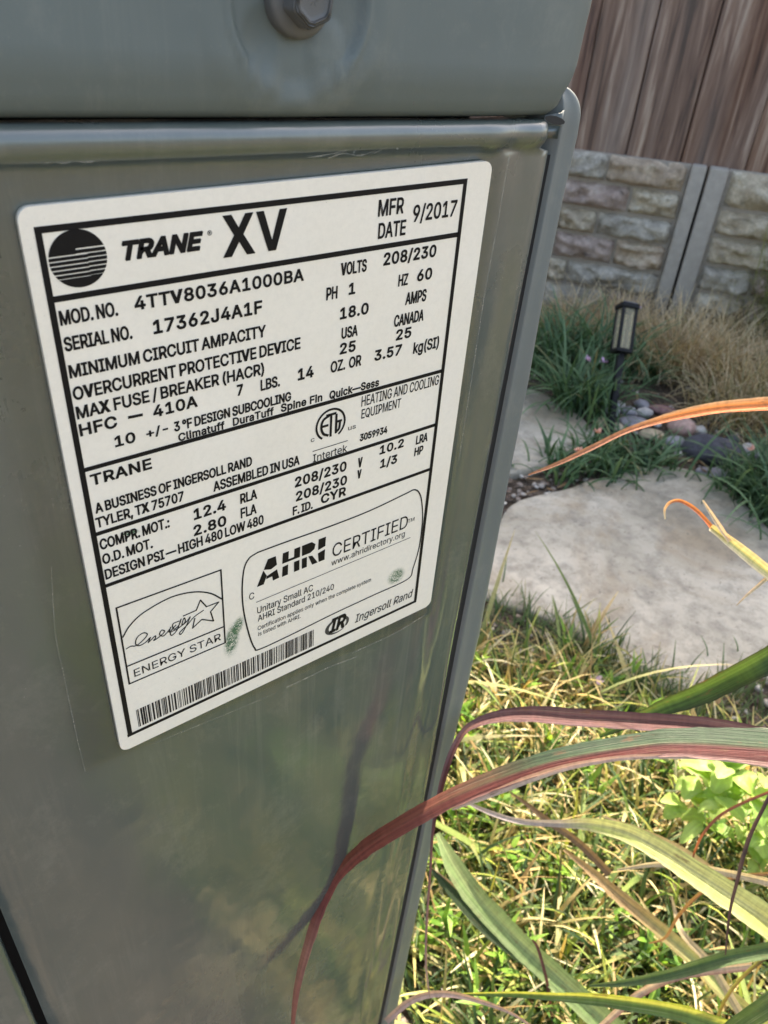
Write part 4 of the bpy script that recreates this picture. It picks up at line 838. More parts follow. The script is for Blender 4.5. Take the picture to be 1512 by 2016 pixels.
strokes('printed_rule', [[(55.2, 145.06), (129.57, 144.36)]], 0.3)
strokes('certified_box', [mm([(56.32, 121.4), (69.14, 121.48), (87.2, 121.92), (106.45, 121.62), (124.2, 119.82), (128.93, 119.46), (131.95, 122.29), (134.03, 128.17), (135.53, 138.0), (135.52, 151.8), (133.38, 162.97), (130.79, 168.31), (112.51, 168.69), (91.29, 169.15), (68.97, 170.31), (56.05, 170.46), (53.82, 168.66), (51.81, 161.17), (49.89, 148.15), (49.48, 137.25), (50.51, 127.21), (52.75, 122.71), (56.32, 121.4)], 5)], 0.62)
# oval company mark
ix, iy = (93.41, 177.0)
def oval(rx, ry, a0, a1, n=30, tilt=-0.10, ox=0, oy=0):
    o = []
    for k in range(n + 1):
        a = math.radians(a0 + (a1 - a0) * k / n); x, y = rx * math.cos(a), ry * math.sin(a)
        o.append((ix + ox + x * math.cos(tilt) - y * math.sin(tilt), iy + oy + x * math.sin(tilt) + y * math.cos(tilt)))
    return o
polyfill('oval_emblem', [oval(6.2, 4.4, 60, 262, 24) + oval(5.0, 3.7, 262, 60, 24, ox=.7)[0:], oval(6.2, 4.4, 246, 400, 20) + oval(5.4, 3.9, 400, 246, 20, ox=-.6, oy=.2)], 0.45, 'inkgrey', pl)
# energy box: frame, arc, star and script
strokes('energy_box', [[(3.88, 122.43), (41.6, 123.03), (41.44, 158.87), (3.89, 158.7), (3.88, 122.43)], [(4.42, 149.96), (41.48, 150.39)]], 0.62)
strokes('energy_arc', [mm([(4.39, 135.91), (7.37, 132.01), (12.77, 128.66), (22.68, 126.72), (31.06, 128.35), (37.08, 131.9), (41.22, 136.55)], 6)], 0.55)
strokes('star_outline', [[(26.27, 137.32), (31.17, 137.07), (33.04, 133.11), (35.12, 137.3), (39.95, 137.42), (36.52, 140.47), (37.41, 145.46), (32.96, 142.44), (29.19, 144.78), (30.31, 140.59)]], 0.5)
strokes('energy_script', [mm([(4.9, 141.75), (6.57, 141.44), (8.3, 142.14), (10.81, 141.04), (12.69, 139.11), (11.38, 137.69), (9.08, 138.65), (8.24, 141.13), (9.33, 142.7), (11.58, 142.44), (13.58, 141.05), (12.63, 143.01), (15.25, 141.2), (15.33, 142.23), (14.67, 143.12), (17.21, 142.24), (18.86, 140.89), (17.83, 139.86), (16.92, 141.35), (18.29, 142.82), (20.76, 140.89), (21.21, 140.14), (20.44, 142.22), (23.13, 140.15)], 4),
    mm([(24.4, 138.83), (22.08, 139.11), (22.22, 141.66), (24.24, 140.72), (25.23, 138.26), (23.28, 142.71), (21.22, 144.12), (20.99, 142.5), (23.92, 142.05), (26.59, 140.44), (26.38, 138.36), (25.35, 141.29), (27.38, 140.35), (28.66, 139.02), (26.35, 143.31), (24.6, 145.41), (24.31, 144.25), (27.22, 142.26), (30.17, 139.78), (33.85, 138.4)], 4)], 0.42)
# barcode
bx0, by0 = (4.62, 172.98); bx1, by1 = (81.52, 174.05); bh = 9.4
yb_ = 182.6
x = bx0; bars = []; rb = random.Random(3)
while x < bx1:
    w_ = rb.choice([0.22, 0.22, 0.45, 0.45, 0.7]); bars.append([(x, yb_ - bh), (min(bx1, x + w_), yb_ - bh), (min(bx1, x + w_), yb_), (x, yb_)])
    x += w_ + rb.choice([0.22, 0.22, 0.45, 0.6])
polyfill('barcode', bars, 0.45, 'ink', pl)

# ------------------------------------------------------------------ flagstones
def flagstone(pts, label, th=0.045, top=0.012):
    n0 = len(pts); P_ = []
    for i in range(n0):
        a = np.array(pts[i]); b = np.array(pts[(i + 1) % n0]); L = np.linalg.norm(b - a); k = max(2, int(L / 0.025))
        for j in range(k): P_.append(a + (b - a) * j / k)
    P_ = np.array(P_)
    for _ in range(1): P_ = 0.25 * np.roll(P_, 1, 0) + 0.5 * P_ + 0.25 * np.roll(P_, -1, 0)
    c = P_.mean(0); c3 = (float(c[0]), float(c[1]), 0.0)
    v = []
    rings = [(1.0, -th), (1.004, top - 0.012), (0.998, top - 0.004), (0.985, top), (0.95, top + .001), (0.88, top + .001), (0.78, top + .001), (0.66, top + .001), (0.52, top), (0.36, top), (0.18, top)]
    n = len(P_)
    for s_, z in rings:
        for p in P_:
            q = c + (p - c) * s_; e = 0.014 * mnoise.fractal(Vector((p[0] * 9, p[1] * 9, z * 40)), 1, 2, 4) if s_ > .9 else 0
            q = q + (p - c) / np.linalg.norm(p - c) * e
            v.append((q[0] - c[0], q[1] - c[1], z + (0.004 * mnoise.fractal(Vector((q[0] * 5, q[1] * 5, 1)), 1, 2, 4) if z > 0 else 0)))
    f = grid_faces(n, len(rings), True); v.append((0, 0, top)); m_ = (len(rings) - 1) * n
    f += [(m_ + i, m_ + (i + 1) % n, len(v) - 1) for i in range(n)]
    o = mesh('flagstone', v, f, 'flag', None, True, c3); return tag(o, label, 'flagstone', 'flagstones of the path')
BIGF = [(0.8823, 0.7441), (0.9956, 0.8511), (1.1478, 0.9388), (1.2688, 0.9245), (1.4204, 0.9084), (1.5184, 0.8945), (1.6141, 0.8594), (1.658, 0.793), (1.6414, 0.6755), (1.5856, 0.5373), (1.5569, 0.3927), (1.4987, 0.3201), (1.3292, 0.3134), (1.2044, 0.3309), (1.0695, 0.3487), (0.9989, 0.3817), (0.9567, 0.4461), (0.9617, 0.5792), (0.9297, 0.6587)]
SECF = [(1.2263, 1.0241), (1.351, 1.0016), (1.4887, 1.0165), (1.566, 1.0355), (1.6429, 1.2076), (1.608, 1.332), (1.514, 1.4021), (1.3646, 1.3643), (1.1889, 1.1643)]
flagstone(BIGF, 'large grey flagstone with rusty brown stain in the middle of the path')
flagstone(SECF, 'pale cream flagstone half hidden behind the air conditioner')

# ------------------------------------------------------------------ small plants
def C3(*c): return np.array(srgb(*c)[:3])
def blades(base, az, length, lean, bend, width, c0, c1, segs=5, twist=None, tipw=0.15):
    n = len(base); V = np.empty((n, (segs + 1) * 2, 3)); Cc = np.empty_like(V); U = np.empty((n, (segs + 1) * 2, 2))
    d = np.stack([np.cos(az), np.sin(az), np.zeros(n)], 1); side = np.stack([-np.sin(az), np.cos(az), np.zeros(n)], 1)
    if twist is not None:
        ct, st_ = np.cos(twist)[:, None], np.sin(twist)[:, None]
        side = side * ct + d * st_
    p = base.copy(); ds = (length / segs)[:, None]
    for k in range(segs + 1):
        t = k / segs; w_ = width * (1 - (1 - tipw) * max(0, (t - 0.35) / 0.65) ** 1.6) * (0.75 + 0.25 * min(1, t * 4))
        V[:, 2 * k] = p - side * (w_ / 2)[:, None]; V[:, 2 * k + 1] = p + side * (w_ / 2)[:, None]
        cc = c0 + (c1 - c0) * t ** 1.2; Cc[:, 2 * k] = cc; Cc[:, 2 * k + 1] = cc
        U[:, 2 * k] = np.stack([np.zeros(n) + rng.random(n) * 0, length * t + az], 1); U[:, 2 * k + 1] = np.stack([width, length * t + az], 1)
        ang = lean + bend * t
        p = p + (d * np.sin(ang)[:, None] + np.array([[0, 0, 1.0]]) * np.cos(ang)[:, None]) * ds
    V[:, :, 2] = np.maximum(V[:, :, 2], 0.004)
    off = (np.arange(n) * (segs + 1) * 2)[:, None, None]
    q = np.array([[2 * k, 2 * k + 1, 2 * k + 3, 2 * k + 2] for k in range(segs)])[None]
    return V.reshape(-1, 3), (off + q).reshape(-1, 4), Cc.reshape(-1, 3), U.reshape(-1, 2)
def fast_mesh(name, parts, mat, parent=None, loc=None):
    V = []; F_ = []; Cc = []; U = []; o = 0
    for v, f, c, u in parts: V.append(v); F_.append(f + o); Cc.append(c); U.append(u); o += len(v)
    V = np.concatenate(V); F_ = np.concatenate(F_); Cc = np.concatenate(Cc); U = np.concatenate(U)
    if loc is not None: V = V - np.array(loc)
    me = bpy.data.meshes.new(name); me.vertices.add(len(V)); me.vertices.foreach_set('co', V.ravel())
    me.loops.add(F_.size); me.loops.foreach_set('vertex_index', F_.ravel().astype(np.int32))
    me.polygons.add(len(F_)); k = F_.shape[1]; me.polygons.foreach_set('loop_start', np.arange(0, F_.size, k, dtype=np.int32)); me.polygons.foreach_set('loop_total', np.full(len(F_), k, np.int32))
    me.polygons.foreach_set('use_smooth', np.ones(len(F_), bool))
    a = me.color_attributes.new('Col', 'FLOAT_COLOR', 'POINT'); cc = np.ones((len(V), 4)); cc[:, :3] = Cc; a.data.foreach_set('color', cc.ravel())
    ul = me.uv_layers.new(name='UVMap'); ul.data.foreach_set('uv', U[F_.ravel()].ravel())
    me.materials.append(M[mat]); me.update(); me.validate()
    ob = bpy.data.objects.new(name, me); COL.objects.link(ob)
    if parent: ob.parent = parent
    if loc is not None and not parent: ob.location = loc
    return ob
def pick(cols, wts, n):
    idx = rng.choice(len(cols), n, p=np.array(wts) / sum(wts)); return np.array(cols)[idx]
def inside(poly, x, y):
    r = False; j = len(poly) - 1
    for i in range(len(poly)):
        xi, yi = poly[i]; xj, yj = poly[j]
        if (yi > y) != (yj > y) and x < (xj - xi) * (y - yi) / (yj - yi) + xi: r = not r
        j = i
    return r
def free(x, y, m=0.0):
    return not (inside(BIGF, x, y) or inside(SECF, x, y) or (x < 0.245 and y > 0.19 and x > -0.77 and y < 1.05))

GREEN = [C3(66, 94, 42), C3(92, 120, 50), C3(50, 76, 42), C3(84, 104, 68)]
YELL = [C3(176, 186, 88), C3(196, 192, 104), C3(150, 168, 70)]
STRAW = [C3(214, 200, 148), C3(196, 172, 116), C3(226, 216, 178), C3(170, 142, 96)]
def grass_field(n, box, keep, name='grass', wmul=1.0, strawy=None):
    P_ = []
    while len(P_) < n:
        x = rng.uniform(box[0], box[1], 4000); y = rng.uniform(box[2], box[3], 4000)
        for a, b in zip(x, y):
            if keep(a, b) and rng.random() < 0.42 + 1.9 * mnoise.noise(Vector((a * 16, b * 16, 7))): P_.append((a, b, 0.0))
            if len(P_) >= n: break
    B = np.array(P_); az = rng.uniform(0, 2 * PI, n)
    clump = np.array([mnoise.noise(Vector((b[0] * 7, b[1] * 7, 4))) for b in B])
    dry = np.array([strawy(b[0], b[1]) if strawy else 0.3 for b in B]) + clump * 0.5
    c0 = pick(GREEN + YELL, [4, 3, 5, 3, 1, .5, .7], n); P0 = B; cs = pick(STRAW, [2, 3, 2, 2], n); cy = pick(YELL + GREEN, [1, 1, 2, 3, 3, 2, 2], n)
    isdry = rng.random(n) < np.clip(dry, 0.08, 0.92)
    cb = np.where(isdry[:, None], cs, c0); ct = np.where(isdry[:, None], cs * 1.05, np.where(rng.random(n)[:, None] < .25, cs, cy))
    L = rng.uniform(0.045, 0.135, n) * (1 + 0.35 * clump); lean = np.abs(rng.normal(0.45, 0.4, n)); bend = rng.uniform(0.2, 1.9, n)
    flat = rng.random(n) < 0.15; lean = np.where(flat, rng.uniform(1.2, 1.5, n), lean); bend = np.where(flat, 0.1, bend); B[:, 2] += np.where(flat, rng.uniform(0.0, 0.03, n), 0)
    w_ = rng.uniform(0.0026, 0.0062, n) * wmul
    o = fast_mesh(name, [blades(B, az, L, lean, bend, w_, cb, ct, 5, rng.uniform(-.6, .6, n))], 'blade')
    return o
EDGE = lambda x, y: WN.x * x + WN.y * y
ng = 19000
def keep_lawn(x, y):
    if not free(x, y): return False
    d = EDGE(x, y); lim = 1.00 + 0.10 * mnoise.noise(Vector((x * 5, y * 5, 0)))
    if d > lim or x < 0.20 + 0.05 * mnoise.noise(Vector((y * 7, 3, 1))): return False
    if y > 0.12 and x < 0.31 + 0.03 * mnoise.noise(Vector((x * 3, y * 9, 2))): return rng.random() < 0.04
    return True
go = grass_field(ng, (-0.1, 1.35, -0.75, 0.95), keep_lawn, strawy=lambda x, y: 0.12 + 0.65 * max(0, min(1, (EDGE(x, y) - 0.72) / 0.25)) * max(0, min(1, (0.95 - x) / 0.3)))
tag(go, 'coarse green and straw coloured grass growing beside the air conditioner', 'grass', kind='stuff')
n = 11000; Bf = []
while len(Bf) < n:
    x, y = rng.uniform(0.2, 1.25), rng.uniform(-0.5, 0.9)
    if keep_lawn(x, y): Bf.append((x, y, rng.uniform(0, .02)))
Bf = np.array(Bf)
tag(fast_mesh('grass', [blades(Bf, rng.uniform(0, 2 * PI, n), rng.uniform(.02, .07, n), np.abs(rng.normal(.4, .4, n)), rng.uniform(0, 1.5, n), rng.uniform(.0009, .0022, n),
    pick(GREEN + STRAW, [4, 2, 5, 3, .6, .8, .4, 1.4], n), pick(GREEN + YELL + STRAW[:2], [3, 3, 3, 2, 1, 1, 1, 1, 1], n), 4)], 'blade'), 'fine thin grass growing between the coarser blades', 'grass', kind='stuff')
go2 = grass_field(3500, (-1.3, 1.9, -2.2, -0.3), lambda x, y: x > 0.45, 'grass', 2.0)
tag(go2, 'lawn continuing in front of the air conditioner', 'grass', kind='stuff')
# lime green weedy sprigs in the grass
def sprigs(n):
    V = []
    parts = []
    for _ in range(n):
        while True:
            x, y = rng.uniform(0.35, 1.1), rng.uniform(-0.3, 0.8)
            if keep_lawn(x, y): break
        k = rng.integers(7, 14); B = np.tile([[x, y, 0.03]], (k, 1)) + rng.normal(0, 0.006, (k, 3)); B[:, 2] = rng.uniform(0.01, 0.07, k)
        parts.append(blades(B, rng.uniform(0, 2 * PI, k), rng.uniform(0.02, 0.045, k), rng.uniform(0.3, 1.2, k), rng.uniform(0, .6, k), rng.uniform(0.004, 0.008, k), pick([C3(104, 150, 60), C3(140, 178, 72), C3(84, 128, 66)], [1, 1, 1], k), pick([C3(150, 190, 80), C3(120, 160, 70)], [1, 1], k), 4))
    return parts
tag(fast_mesh('weeds', sprigs(150), 'broad'), 'small bright green weed sprigs scattered through the grass', 'weeds', kind='stuff')
# thin sprouts at the flagstone's near edge
def strip_pts(line, n, spread):
    line = np.array(line); out = []
    for _ in range(n):
        k = rng.integers(0, len(line) - 1); t = rng.random(); p = line[k] + (line[k + 1] - line[k]) * t + rng.normal(0, spread, 2); out.append((p[0], p[1], 0.0))
    return np.array(out)
B = strip_pts([(0.8561, 0.7059), (0.9122, 0.622), (0.9321, 0.5407), (0.926, 0.4324), (0.965, 0.3673), (1.0389, 0.3184), (1.1501, 0.2983)], 900, 0.035); n = len(B)
tag(fast_mesh('ground_cover', [blades(B, rng.uniform(0, 2 * PI, n), rng.uniform(0.02, 0.08, n), rng.uniform(0, .9, n), rng.uniform(0, 1.4, n), rng.uniform(0.0012, 0.004, n),
    pick([C3(66, 92, 58), C3(96, 112, 74), C3(120, 110, 84), C3(90, 84, 70)], [3, 2, 1, 1], n), pick([C3(90, 124, 70), C3(150, 150, 100), C3(120, 130, 90)], [3, 1, 1], n), 4)], 'blade'),
    'sparse thin sprouts along the near edge of the large flagstone', 'weeds', kind='stuff')

# ------------------------------------------------------------------ gravel, chips and dry leaves on the soil
def bits(name, pos, size, cols, flat=0.6, parent=None):
    t = (1 + 5 ** .5) / 2
    ico = np.array([(-1, t, 0), (1, t, 0), (-1, -t, 0), (1, -t, 0), (0, -1, t), (0, 1, t), (0, -1, -t), (0, 1, -t), (t, 0, -1), (t, 0, 1), (-t, 0, -1), (-t, 0, 1)]) / math.hypot(1, t)
    fi = np.array([(0, 11, 5), (0, 5, 1), (0, 1, 7), (0, 7, 10), (0, 10, 11), (1, 5, 9), (5, 11, 4), (11, 10, 2), (10, 7, 6), (7, 1, 8), (3, 9, 4), (3, 4, 2), (3, 2, 6), (3, 6, 8), (3, 8, 9), (4, 9, 5), (2, 4, 11), (6, 2, 10), (8, 6, 7), (9, 8, 1)])
    n = len(pos); a = rng.uniform(0, 2 * PI, n); V = np.tile(ico[None], (n, 1, 1)) * (1 + rng.normal(0, .16, (n, 12, 1)))
    sc = np.stack([size * rng.uniform(.7, 1.4, n), size * rng.uniform(.6, 1.1, n), size * flat * rng.uniform(.7, 1.2, n)], 1); V = V * sc[:, None]
    ca, sa = np.cos(a)[:, None], np.sin(a)[:, None]
    V = np.stack([V[..., 0] * ca - V[..., 1] * sa, V[..., 0] * sa + V[..., 1] * ca, V[..., 2]], 2) + pos[:, None]
    F_ = (fi[None] + (np.arange(n) * 12)[:, None, None]).reshape(-1, 3); Cc = np.repeat(cols, 12, 0)
    return fast_mesh(name, [(V.reshape(-1, 3), F_, Cc, np.zeros((n * 12, 2)))], 'bits')
def scatter(n, box, keep):
    out = []
    while len(out) < n:
        x, y = rng.uniform(box[0], box[1]), rng.uniform(box[2], box[3])
        if keep(x, y): out.append((x, y, 0.004))
    return np.array(out)
GR = [C3(196, 190, 182), C3(166, 158, 150), C3(140, 128, 118), C3(210, 204, 192), C3(116, 100, 88), C3(92, 78, 68)]
p1 = scatter(3000, (0.2, 1.4, 0.0, 1.4), lambda x, y: free(x, y) and (x < 0.42 or EDGE(x, y) > 0.9) and rng.random() < (1 if x < .4 else .6))
p2 = scatter(2600, (0.5, 2.6, -0.6, 2.4), lambda x, y: free(x, y) and 0.95 < EDGE(x, y) < 2.78)
pos = np.concatenate([p1, p2]); n = len(pos)
tag(bits('gravel', pos, rng.uniform(0.003, 0.010, n), pick(GR, [2, 3, 3, 1, 2, 2], n)), 'pale mixed gravel and grit between the plants and the flagstones', 'gravel', kind='stuff')
n = 1500; pos = scatter(n, (0.3, 2.6, -0.8, 2.4), lambda x, y: free(x, y) and EDGE(x, y) < 2.78); pos[:, 2] = rng.uniform(0.002, 0.012, n)
tag(fast_mesh('leaf_litter', [blades(pos, rng.uniform(0, 2 * PI, n), rng.uniform(0.015, 0.06, n), rng.uniform(1.3, 1.55, n), rng.uniform(-.3, .3, n), rng.uniform(0.002, 0.010, n),
    pick([C3(120, 92, 66), C3(160, 132, 98), C3(96, 74, 58), C3(186, 166, 130)], [2, 2, 2, 1], n), pick([C3(140, 110, 80), C3(170, 146, 110)], [1, 1], n), 3)], 'blade'),
    'dry brown leaf scraps and twigs lying on the soil', 'leaf litter', kind='stuff')

# ------------------------------------------------------------------ river rocks
def rock(px, py, wx, wy, hz, rz, mat, label, sub=3):
    import bmesh
    bm = bmesh.new(); bmesh.ops.create_icosphere(bm, subdivisions=sub, radius=1)
    sd = random.random() * 99
    for v in bm.verts:
        c = v.co.copy(); k = 1 + 0.16 * mnoise.noise(c * 1.1 + Vector((sd, 0, 0))) + 0.05 * mnoise.noise(c * 2.6 + Vector((sd, 5, 0)))
        v.co = Vector((c.x * wx * k, c.y * wy * k, c.z * hz * k))
    me = bpy.data.meshes.new('river_rock'); bm.to_mesh(me); bm.free(); me.materials.append(M['rock_' + mat]); me.polygons.foreach_set('use_smooth', [True] * len(me.polygons))
    o = bpy.data.objects.new('river_rock', me); COL.objects.link(o); o.location = (px, py, hz * 0.55); o.rotation_euler = (0, 0, rz)
    return tag(o, label, 'rock', 'river rocks in the planting bed')
A0 = ang_w
rock(*(1.7641, 0.8267), 0.078, 0.052, 0.036, A0, 'dark', 'largest dark slate grey river rock beside the big flagstone')
rock(*(1.7997, 0.9491), 0.036, 0.034, 0.030, A0, 'pink', 'rounded salmon pink river rock next to the dark boulder')
rock(*(1.7168, 1.0408), 0.042, 0.028, 0.016, A0 + .2, 'grey', 'flat mottled pale grey rock right of the lantern stake')
rock(*(1.7129, 1.1277), 0.032, 0.036, 0.030, A0 + .5, 'grey', 'lavender grey rock just left of the lantern stake')
rock(*(1.7672, 1.1308), 0.016, 0.018, 0.012, A0, 'white', 'small white pebble immediately behind the lantern stake')
rock(*(1.755, 1.0905), 0.024, 0.020, 0.015, A0 + .9, 'grey', 'rough grey pebble touching the lantern stake')
rock(*(1.8265, 1.1008), 0.022, 0.020, 0.014, A0, 'grey', 'blue grey pebble at the back of the pebble pile')
rock(*(1.7966, 1.0669), 0.024, 0.018, 0.012, A0 + .4, 'white', 'off white oval pebble in the middle of the pebble pile')
rock(*(1.8566, 1.0464), 0.040, 0.022, 0.012, A0 - .1, 'red', 'flat dull red stone in front of the dry grass')
rock(*(1.7713, 1.0096), 0.016, 0.014, 0.009, A0, 'white', 'small pale pebble between mottled rock and pink rock')
rock(*(1.844, 0.9205), 0.019, 0.017, 0.014, A0, 'white', 'white egg shaped pebble right of the pink rock')
rock(*(1.73, 0.9165), 0.030, 0.022, 0.015, A0 + .3, 'grey', 'dark grey stone in front of the pink rock')
rock(*(1.694, 0.8793), 0.011, 0.011, 0.008, A0, 'white', 'tiny white pebble left of the dark boulder')
rock(*(1.8642, 0.7853), 0.027, 0.022, 0.019, A0 + .5, 'white', 'buff white pebble right of the dark boulder')
rock(*(1.8673, 0.7519), 0.015, 0.014, 0.011, A0, 'grey', 'small grey pebble at the far right of the rocks')
rock(*(1.8122, 0.7014), 0.030, 0.028, 0.022, A0, 'red', 'maroon rock by the right hand green clump')
rock(*(1.6934, 0.7746), 0.044, 0.020, 0.009, A0 + .1, 'grey', 'thin flat grey stone under the front of the dark boulder')
rock(*(1.7111, 0.9756), 0.034, 0.024, 0.012, A0 + .2, 'buff', 'buff flat stone in front of the mottled grey rock')
rock(*(1.6573, 1.0498), 0.020, 0.018, 0.012, A0, 'buff', 'little buff pebble at the foot of the lantern stake')
rock(*(1.6328, 1.0889), 0.024, 0.020, 0.014, A0 + 1, 'buff', 'sandy pebble under the green clump left of the lantern')
rock(*(1.8829, 0.8457), 0.020, 0.018, 0.013, A0 + 1, 'dark', 'small charcoal pebble behind the dark boulder')

# ------------------------------------------------------------------ strappy green clumps with small mauve flowers
def strap_clump(px, py, n, L, spread, label, flowers=(), seed=0):
    t = thing('strappy_plant', label, 'plant', (px, py, 0), 0, 'strappy green flowering clumps')
    B = np.stack([rng.normal(0, spread, n), rng.normal(0, spread, n), np.zeros(n)], 1); az = rng.uniform(0, 2 * PI, n)
    c0 = pick([C3(52, 78, 52), C3(72, 104, 64), C3(88, 118, 78)], [2, 3, 1], n); c1 = pick([C3(92, 128, 88), C3(124, 154, 116), C3(70, 104, 72), C3(168, 160, 120)], [3, 2, 2, .4], n)
    fast_mesh('foliage', [blades(B, az, rng.uniform(.55, 1.1, n) * L, np.abs(rng.normal(0.35, .25, n)), rng.uniform(.5, 2.1, n), rng.uniform(.0045, .0085, n), c0, c1, 7, rng.uniform(-.5, .5, n))], 'blade', t)
    for (fx, fy, h, col) in flowers:
        k = 12; st = blades(np.array([[fx * .4, fy * .4, 0]]), np.array([math.atan2(fy, fx)]), np.array([h]), np.array([.1]), np.array([.5]), np.array([.0022]), np.array([C3(90, 110, 70)]), np.array([C3(120, 120, 90)]), 6)
        tip = st[0][-1]
        pe = blades(np.tile([tip], (k, 1)), rng.uniform(0, 2 * PI, k), rng.uniform(.009, .016, k), rng.uniform(.3, 1.3, k), rng.uniform(0, .4, k), rng.uniform(.004, .006, k), np.tile([C3(*col)], (k, 1)), np.tile([C3(*col) * 1.1], (k, 1)), 3, None, .5)
        fast_mesh('flower', [st, pe], 'petal', t)
    return t
mauve = (196, 168, 204); salmon = (226, 176, 160)
def G_(p, q): return (p[0], p[1], q)
strap_clump(*(1.7829, 1.4066), 210, 0.25, 0.05, 'large green strappy clump nearest the air conditioner, left of the lantern', [(-.08, .02, .22, mauve)])
strap_clump(*(1.9064, 1.3518), 190, 0.25, 0.05, 'green strappy clump directly behind the lantern', [(.02, -.05, .22, mauve)])
strap_clump(*(1.6502, 1.1766), 190, 0.24, 0.045, 'green strappy clump spilling over the cream flagstone', [(-.08, -.05, .20, mauve), (-.05, -.07, .20, mauve)])
strap_clump(*(1.9799, 1.2205), 90, 0.15, 0.03, 'small green strappy clump right of the lantern by the dry grass', [])
strap_clump(*(1.4923, 0.945), 130, 0.14, 0.05, 'dark green strappy clump between the two flagstones', [(-.10, .0, .12, salmon)])
strap_clump(*(1.3809, 0.9708), 90, 0.12, 0.045, 'low green strappy clump at the left corner between the flagstones', [(-.05, -.05, .10, salmon)])
strap_clump(*(1.5954, 0.8841), 90, 0.11, 0.035, 'low green strappy clump in front of the dark boulder', [])
strap_clump(*(1.6964, 0.6422), 190, 0.22, 0.05, 'green strappy clump at the right edge beside the big flagstone', [(-.06, .05, .14, salmon)])
strap_clump(*(1.6814, 0.7011), 70, 0.10, 0.035, 'small green strappy tuft behind the right edge clump', [])
strap_clump(*(1.6746, 0.5265), 150, 0.24, 0.05, 'green strappy clump mostly outside the right edge', [])

# ------------------------------------------------------------------ dry straw coloured grass mounds
def dry_mound(px, py, n, L, spread, label, green=0.1):
    t = thing('dry_grass', label, 'plant', (px, py, 0), 0, 'dry grass mounds by the wall')
    B = np.stack([rng.normal(0, spread, n), rng.normal(0, spread, n), np.zeros(n)], 1); az = np.arctan2(B[:, 1], B[:, 0]) + rng.normal(0, .9, n)
    c0 = pick([C3(176, 150, 112), C3(208, 184, 144), C3(146, 122, 92), C3(112, 118, 74)], [3, 3, 2, 10 * green], n); c1 = pick([C3(228, 208, 170), C3(206, 182, 142), C3(238, 224, 194), C3(136, 140, 92)], [3, 3, 2, 10 * green], n)
    fast_mesh('foliage', [blades(B, az, rng.uniform(.5, 1.1, n) * L, np.abs(rng.normal(.3, .3, n)), rng.uniform(.6, 2.3, n), rng.uniform(.0014, .0036, n), c0, c1, 7, rng.uniform(-.6, .6, n))], 'blade', t)
    return t
for (p, n, L, s_, lab, gq) in [
    ((2.045, 1.5486), 480, .20, .07, 'straw coloured dry grass mound behind the left green clumps against the wall', .05),
    ((2.2157, 1.4836), 420, .20, .06, 'dry tan grass mound behind the lantern head below the concrete strips', .03),
    ((2.1275, 1.2405), 650, .24, .07, 'tallest bleached dry grass mound right of the lantern', .02),
    ((2.2155, 1.1517), 600, .22, .08, 'dry grass mound in the middle of the right hand row', .10),
    ((2.1965, 1.0054), 600, .22, .08, 'brownish dry grass mound towards the right edge', .22),
    ((1.9863, 0.9126), 420, .17, .06, 'low green tinged dry grass mound above the dark boulder', .45),
    ((2.0915, 0.8197), 420, .22, .08, 'green and tan grass mound at the right edge', .5),
    ((2.4685, 1.3042), 360, .20, .08, 'dry grass mound against the foot of the wall right of the concrete strips', .15),
    ((2.5354, 1.1523), 360, .20, .08, 'dry grass mound by the wall at the right edge', .2)]:
    dry_mound(p[0], p[1], n, L, s_, lab, gq)
# wispy yellow green shrub at the right, in front of the wall
wx, wy = (2.6519, 1.1747)
t = thing('wispy_shrub', 'wispy yellow green shrub in front of the wall at the right edge', 'shrub', (wx, wy, 0))
n = 1300; B = np.stack([rng.normal(0, .05, n), rng.normal(0, .05, n), rng.uniform(0, .2, n)], 1)
fast_mesh('foliage', [blades(B, rng.uniform(0, 2 * PI, n), rng.uniform(.15, .42, n), np.abs(rng.normal(.35, .3, n)), rng.uniform(.2, 1.6, n), rng.uniform(.0012, .0028, n),
    pick([C3(110, 122, 62), C3(140, 146, 80), C3(92, 104, 56)], [1, 1, 1], n), pick([C3(170, 170, 100), C3(148, 156, 86), C3(198, 190, 130)], [2, 2, 1], n), 7)], 'blade', t)
n = 14; B = np.zeros((n, 3)); fast_mesh('stem', [blades(B, rng.uniform(0, 2 * PI, n), rng.uniform(.2, .35, n), rng.uniform(.1, .4, n), rng.uniform(0, .3, n), np.full(n, .005), np.tile(C3(120, 100, 70), (n, 1)), np.tile(C3(120, 110, 70), (n, 1)), 5)], 'blade', t)

# ------------------------------------------------------------------ path lantern
lb = Vector((*(1.6311, 1.0524), 0.0))
lt = Vector((1.7734, 1.1934, 0.2789))
axis_z = (lt - lb).normalized(); HL = (lt - lb).length
fwd_h = Vector((0.62, 0.78, 0)); axis_x = axis_z.cross(fwd_h).normalized() * -1; axis_y = axis_z.cross(axis_x)
la = thing('path_light', 'black square path lantern on a thin stake beside the flagstones', 'path light', lb)
la.rotation_euler = Matrix((axis_x, axis_y, axis_z)).transposed().to_euler()
la.rotation_euler.rotate_axis('Z', 0.12)
def lbox(name, x0, x1, y0, y1, z0, z1, mat, par, bev=0.0012):
    v, f = box_vf(x0, x1, y0, y1, z0, z1); o = mesh(name, v, f, mat, par, False); bevel(o, bev, 2); return o
hz0, hz1 = HL * 0.625, HL
lbox('stake', -.0085, .0085, -.0085, .0085, -0.05, hz0 - .004, 'lampmetal', la)
hd = lbox('base_plate', -.022, .022, -.022, .022, hz0 - .004, hz0 + .006, 'lampmetal', la)
lid = lbox('lid', -.0245, .0245, -.0245, .0245, hz1 - .016, hz1 - .002, 'lampmetal', la, .003)
lbox('solar_panel', -.019, .019, -.019, .019, hz1 - .0021, hz1 + .0005, 'solar', lid, .0005)
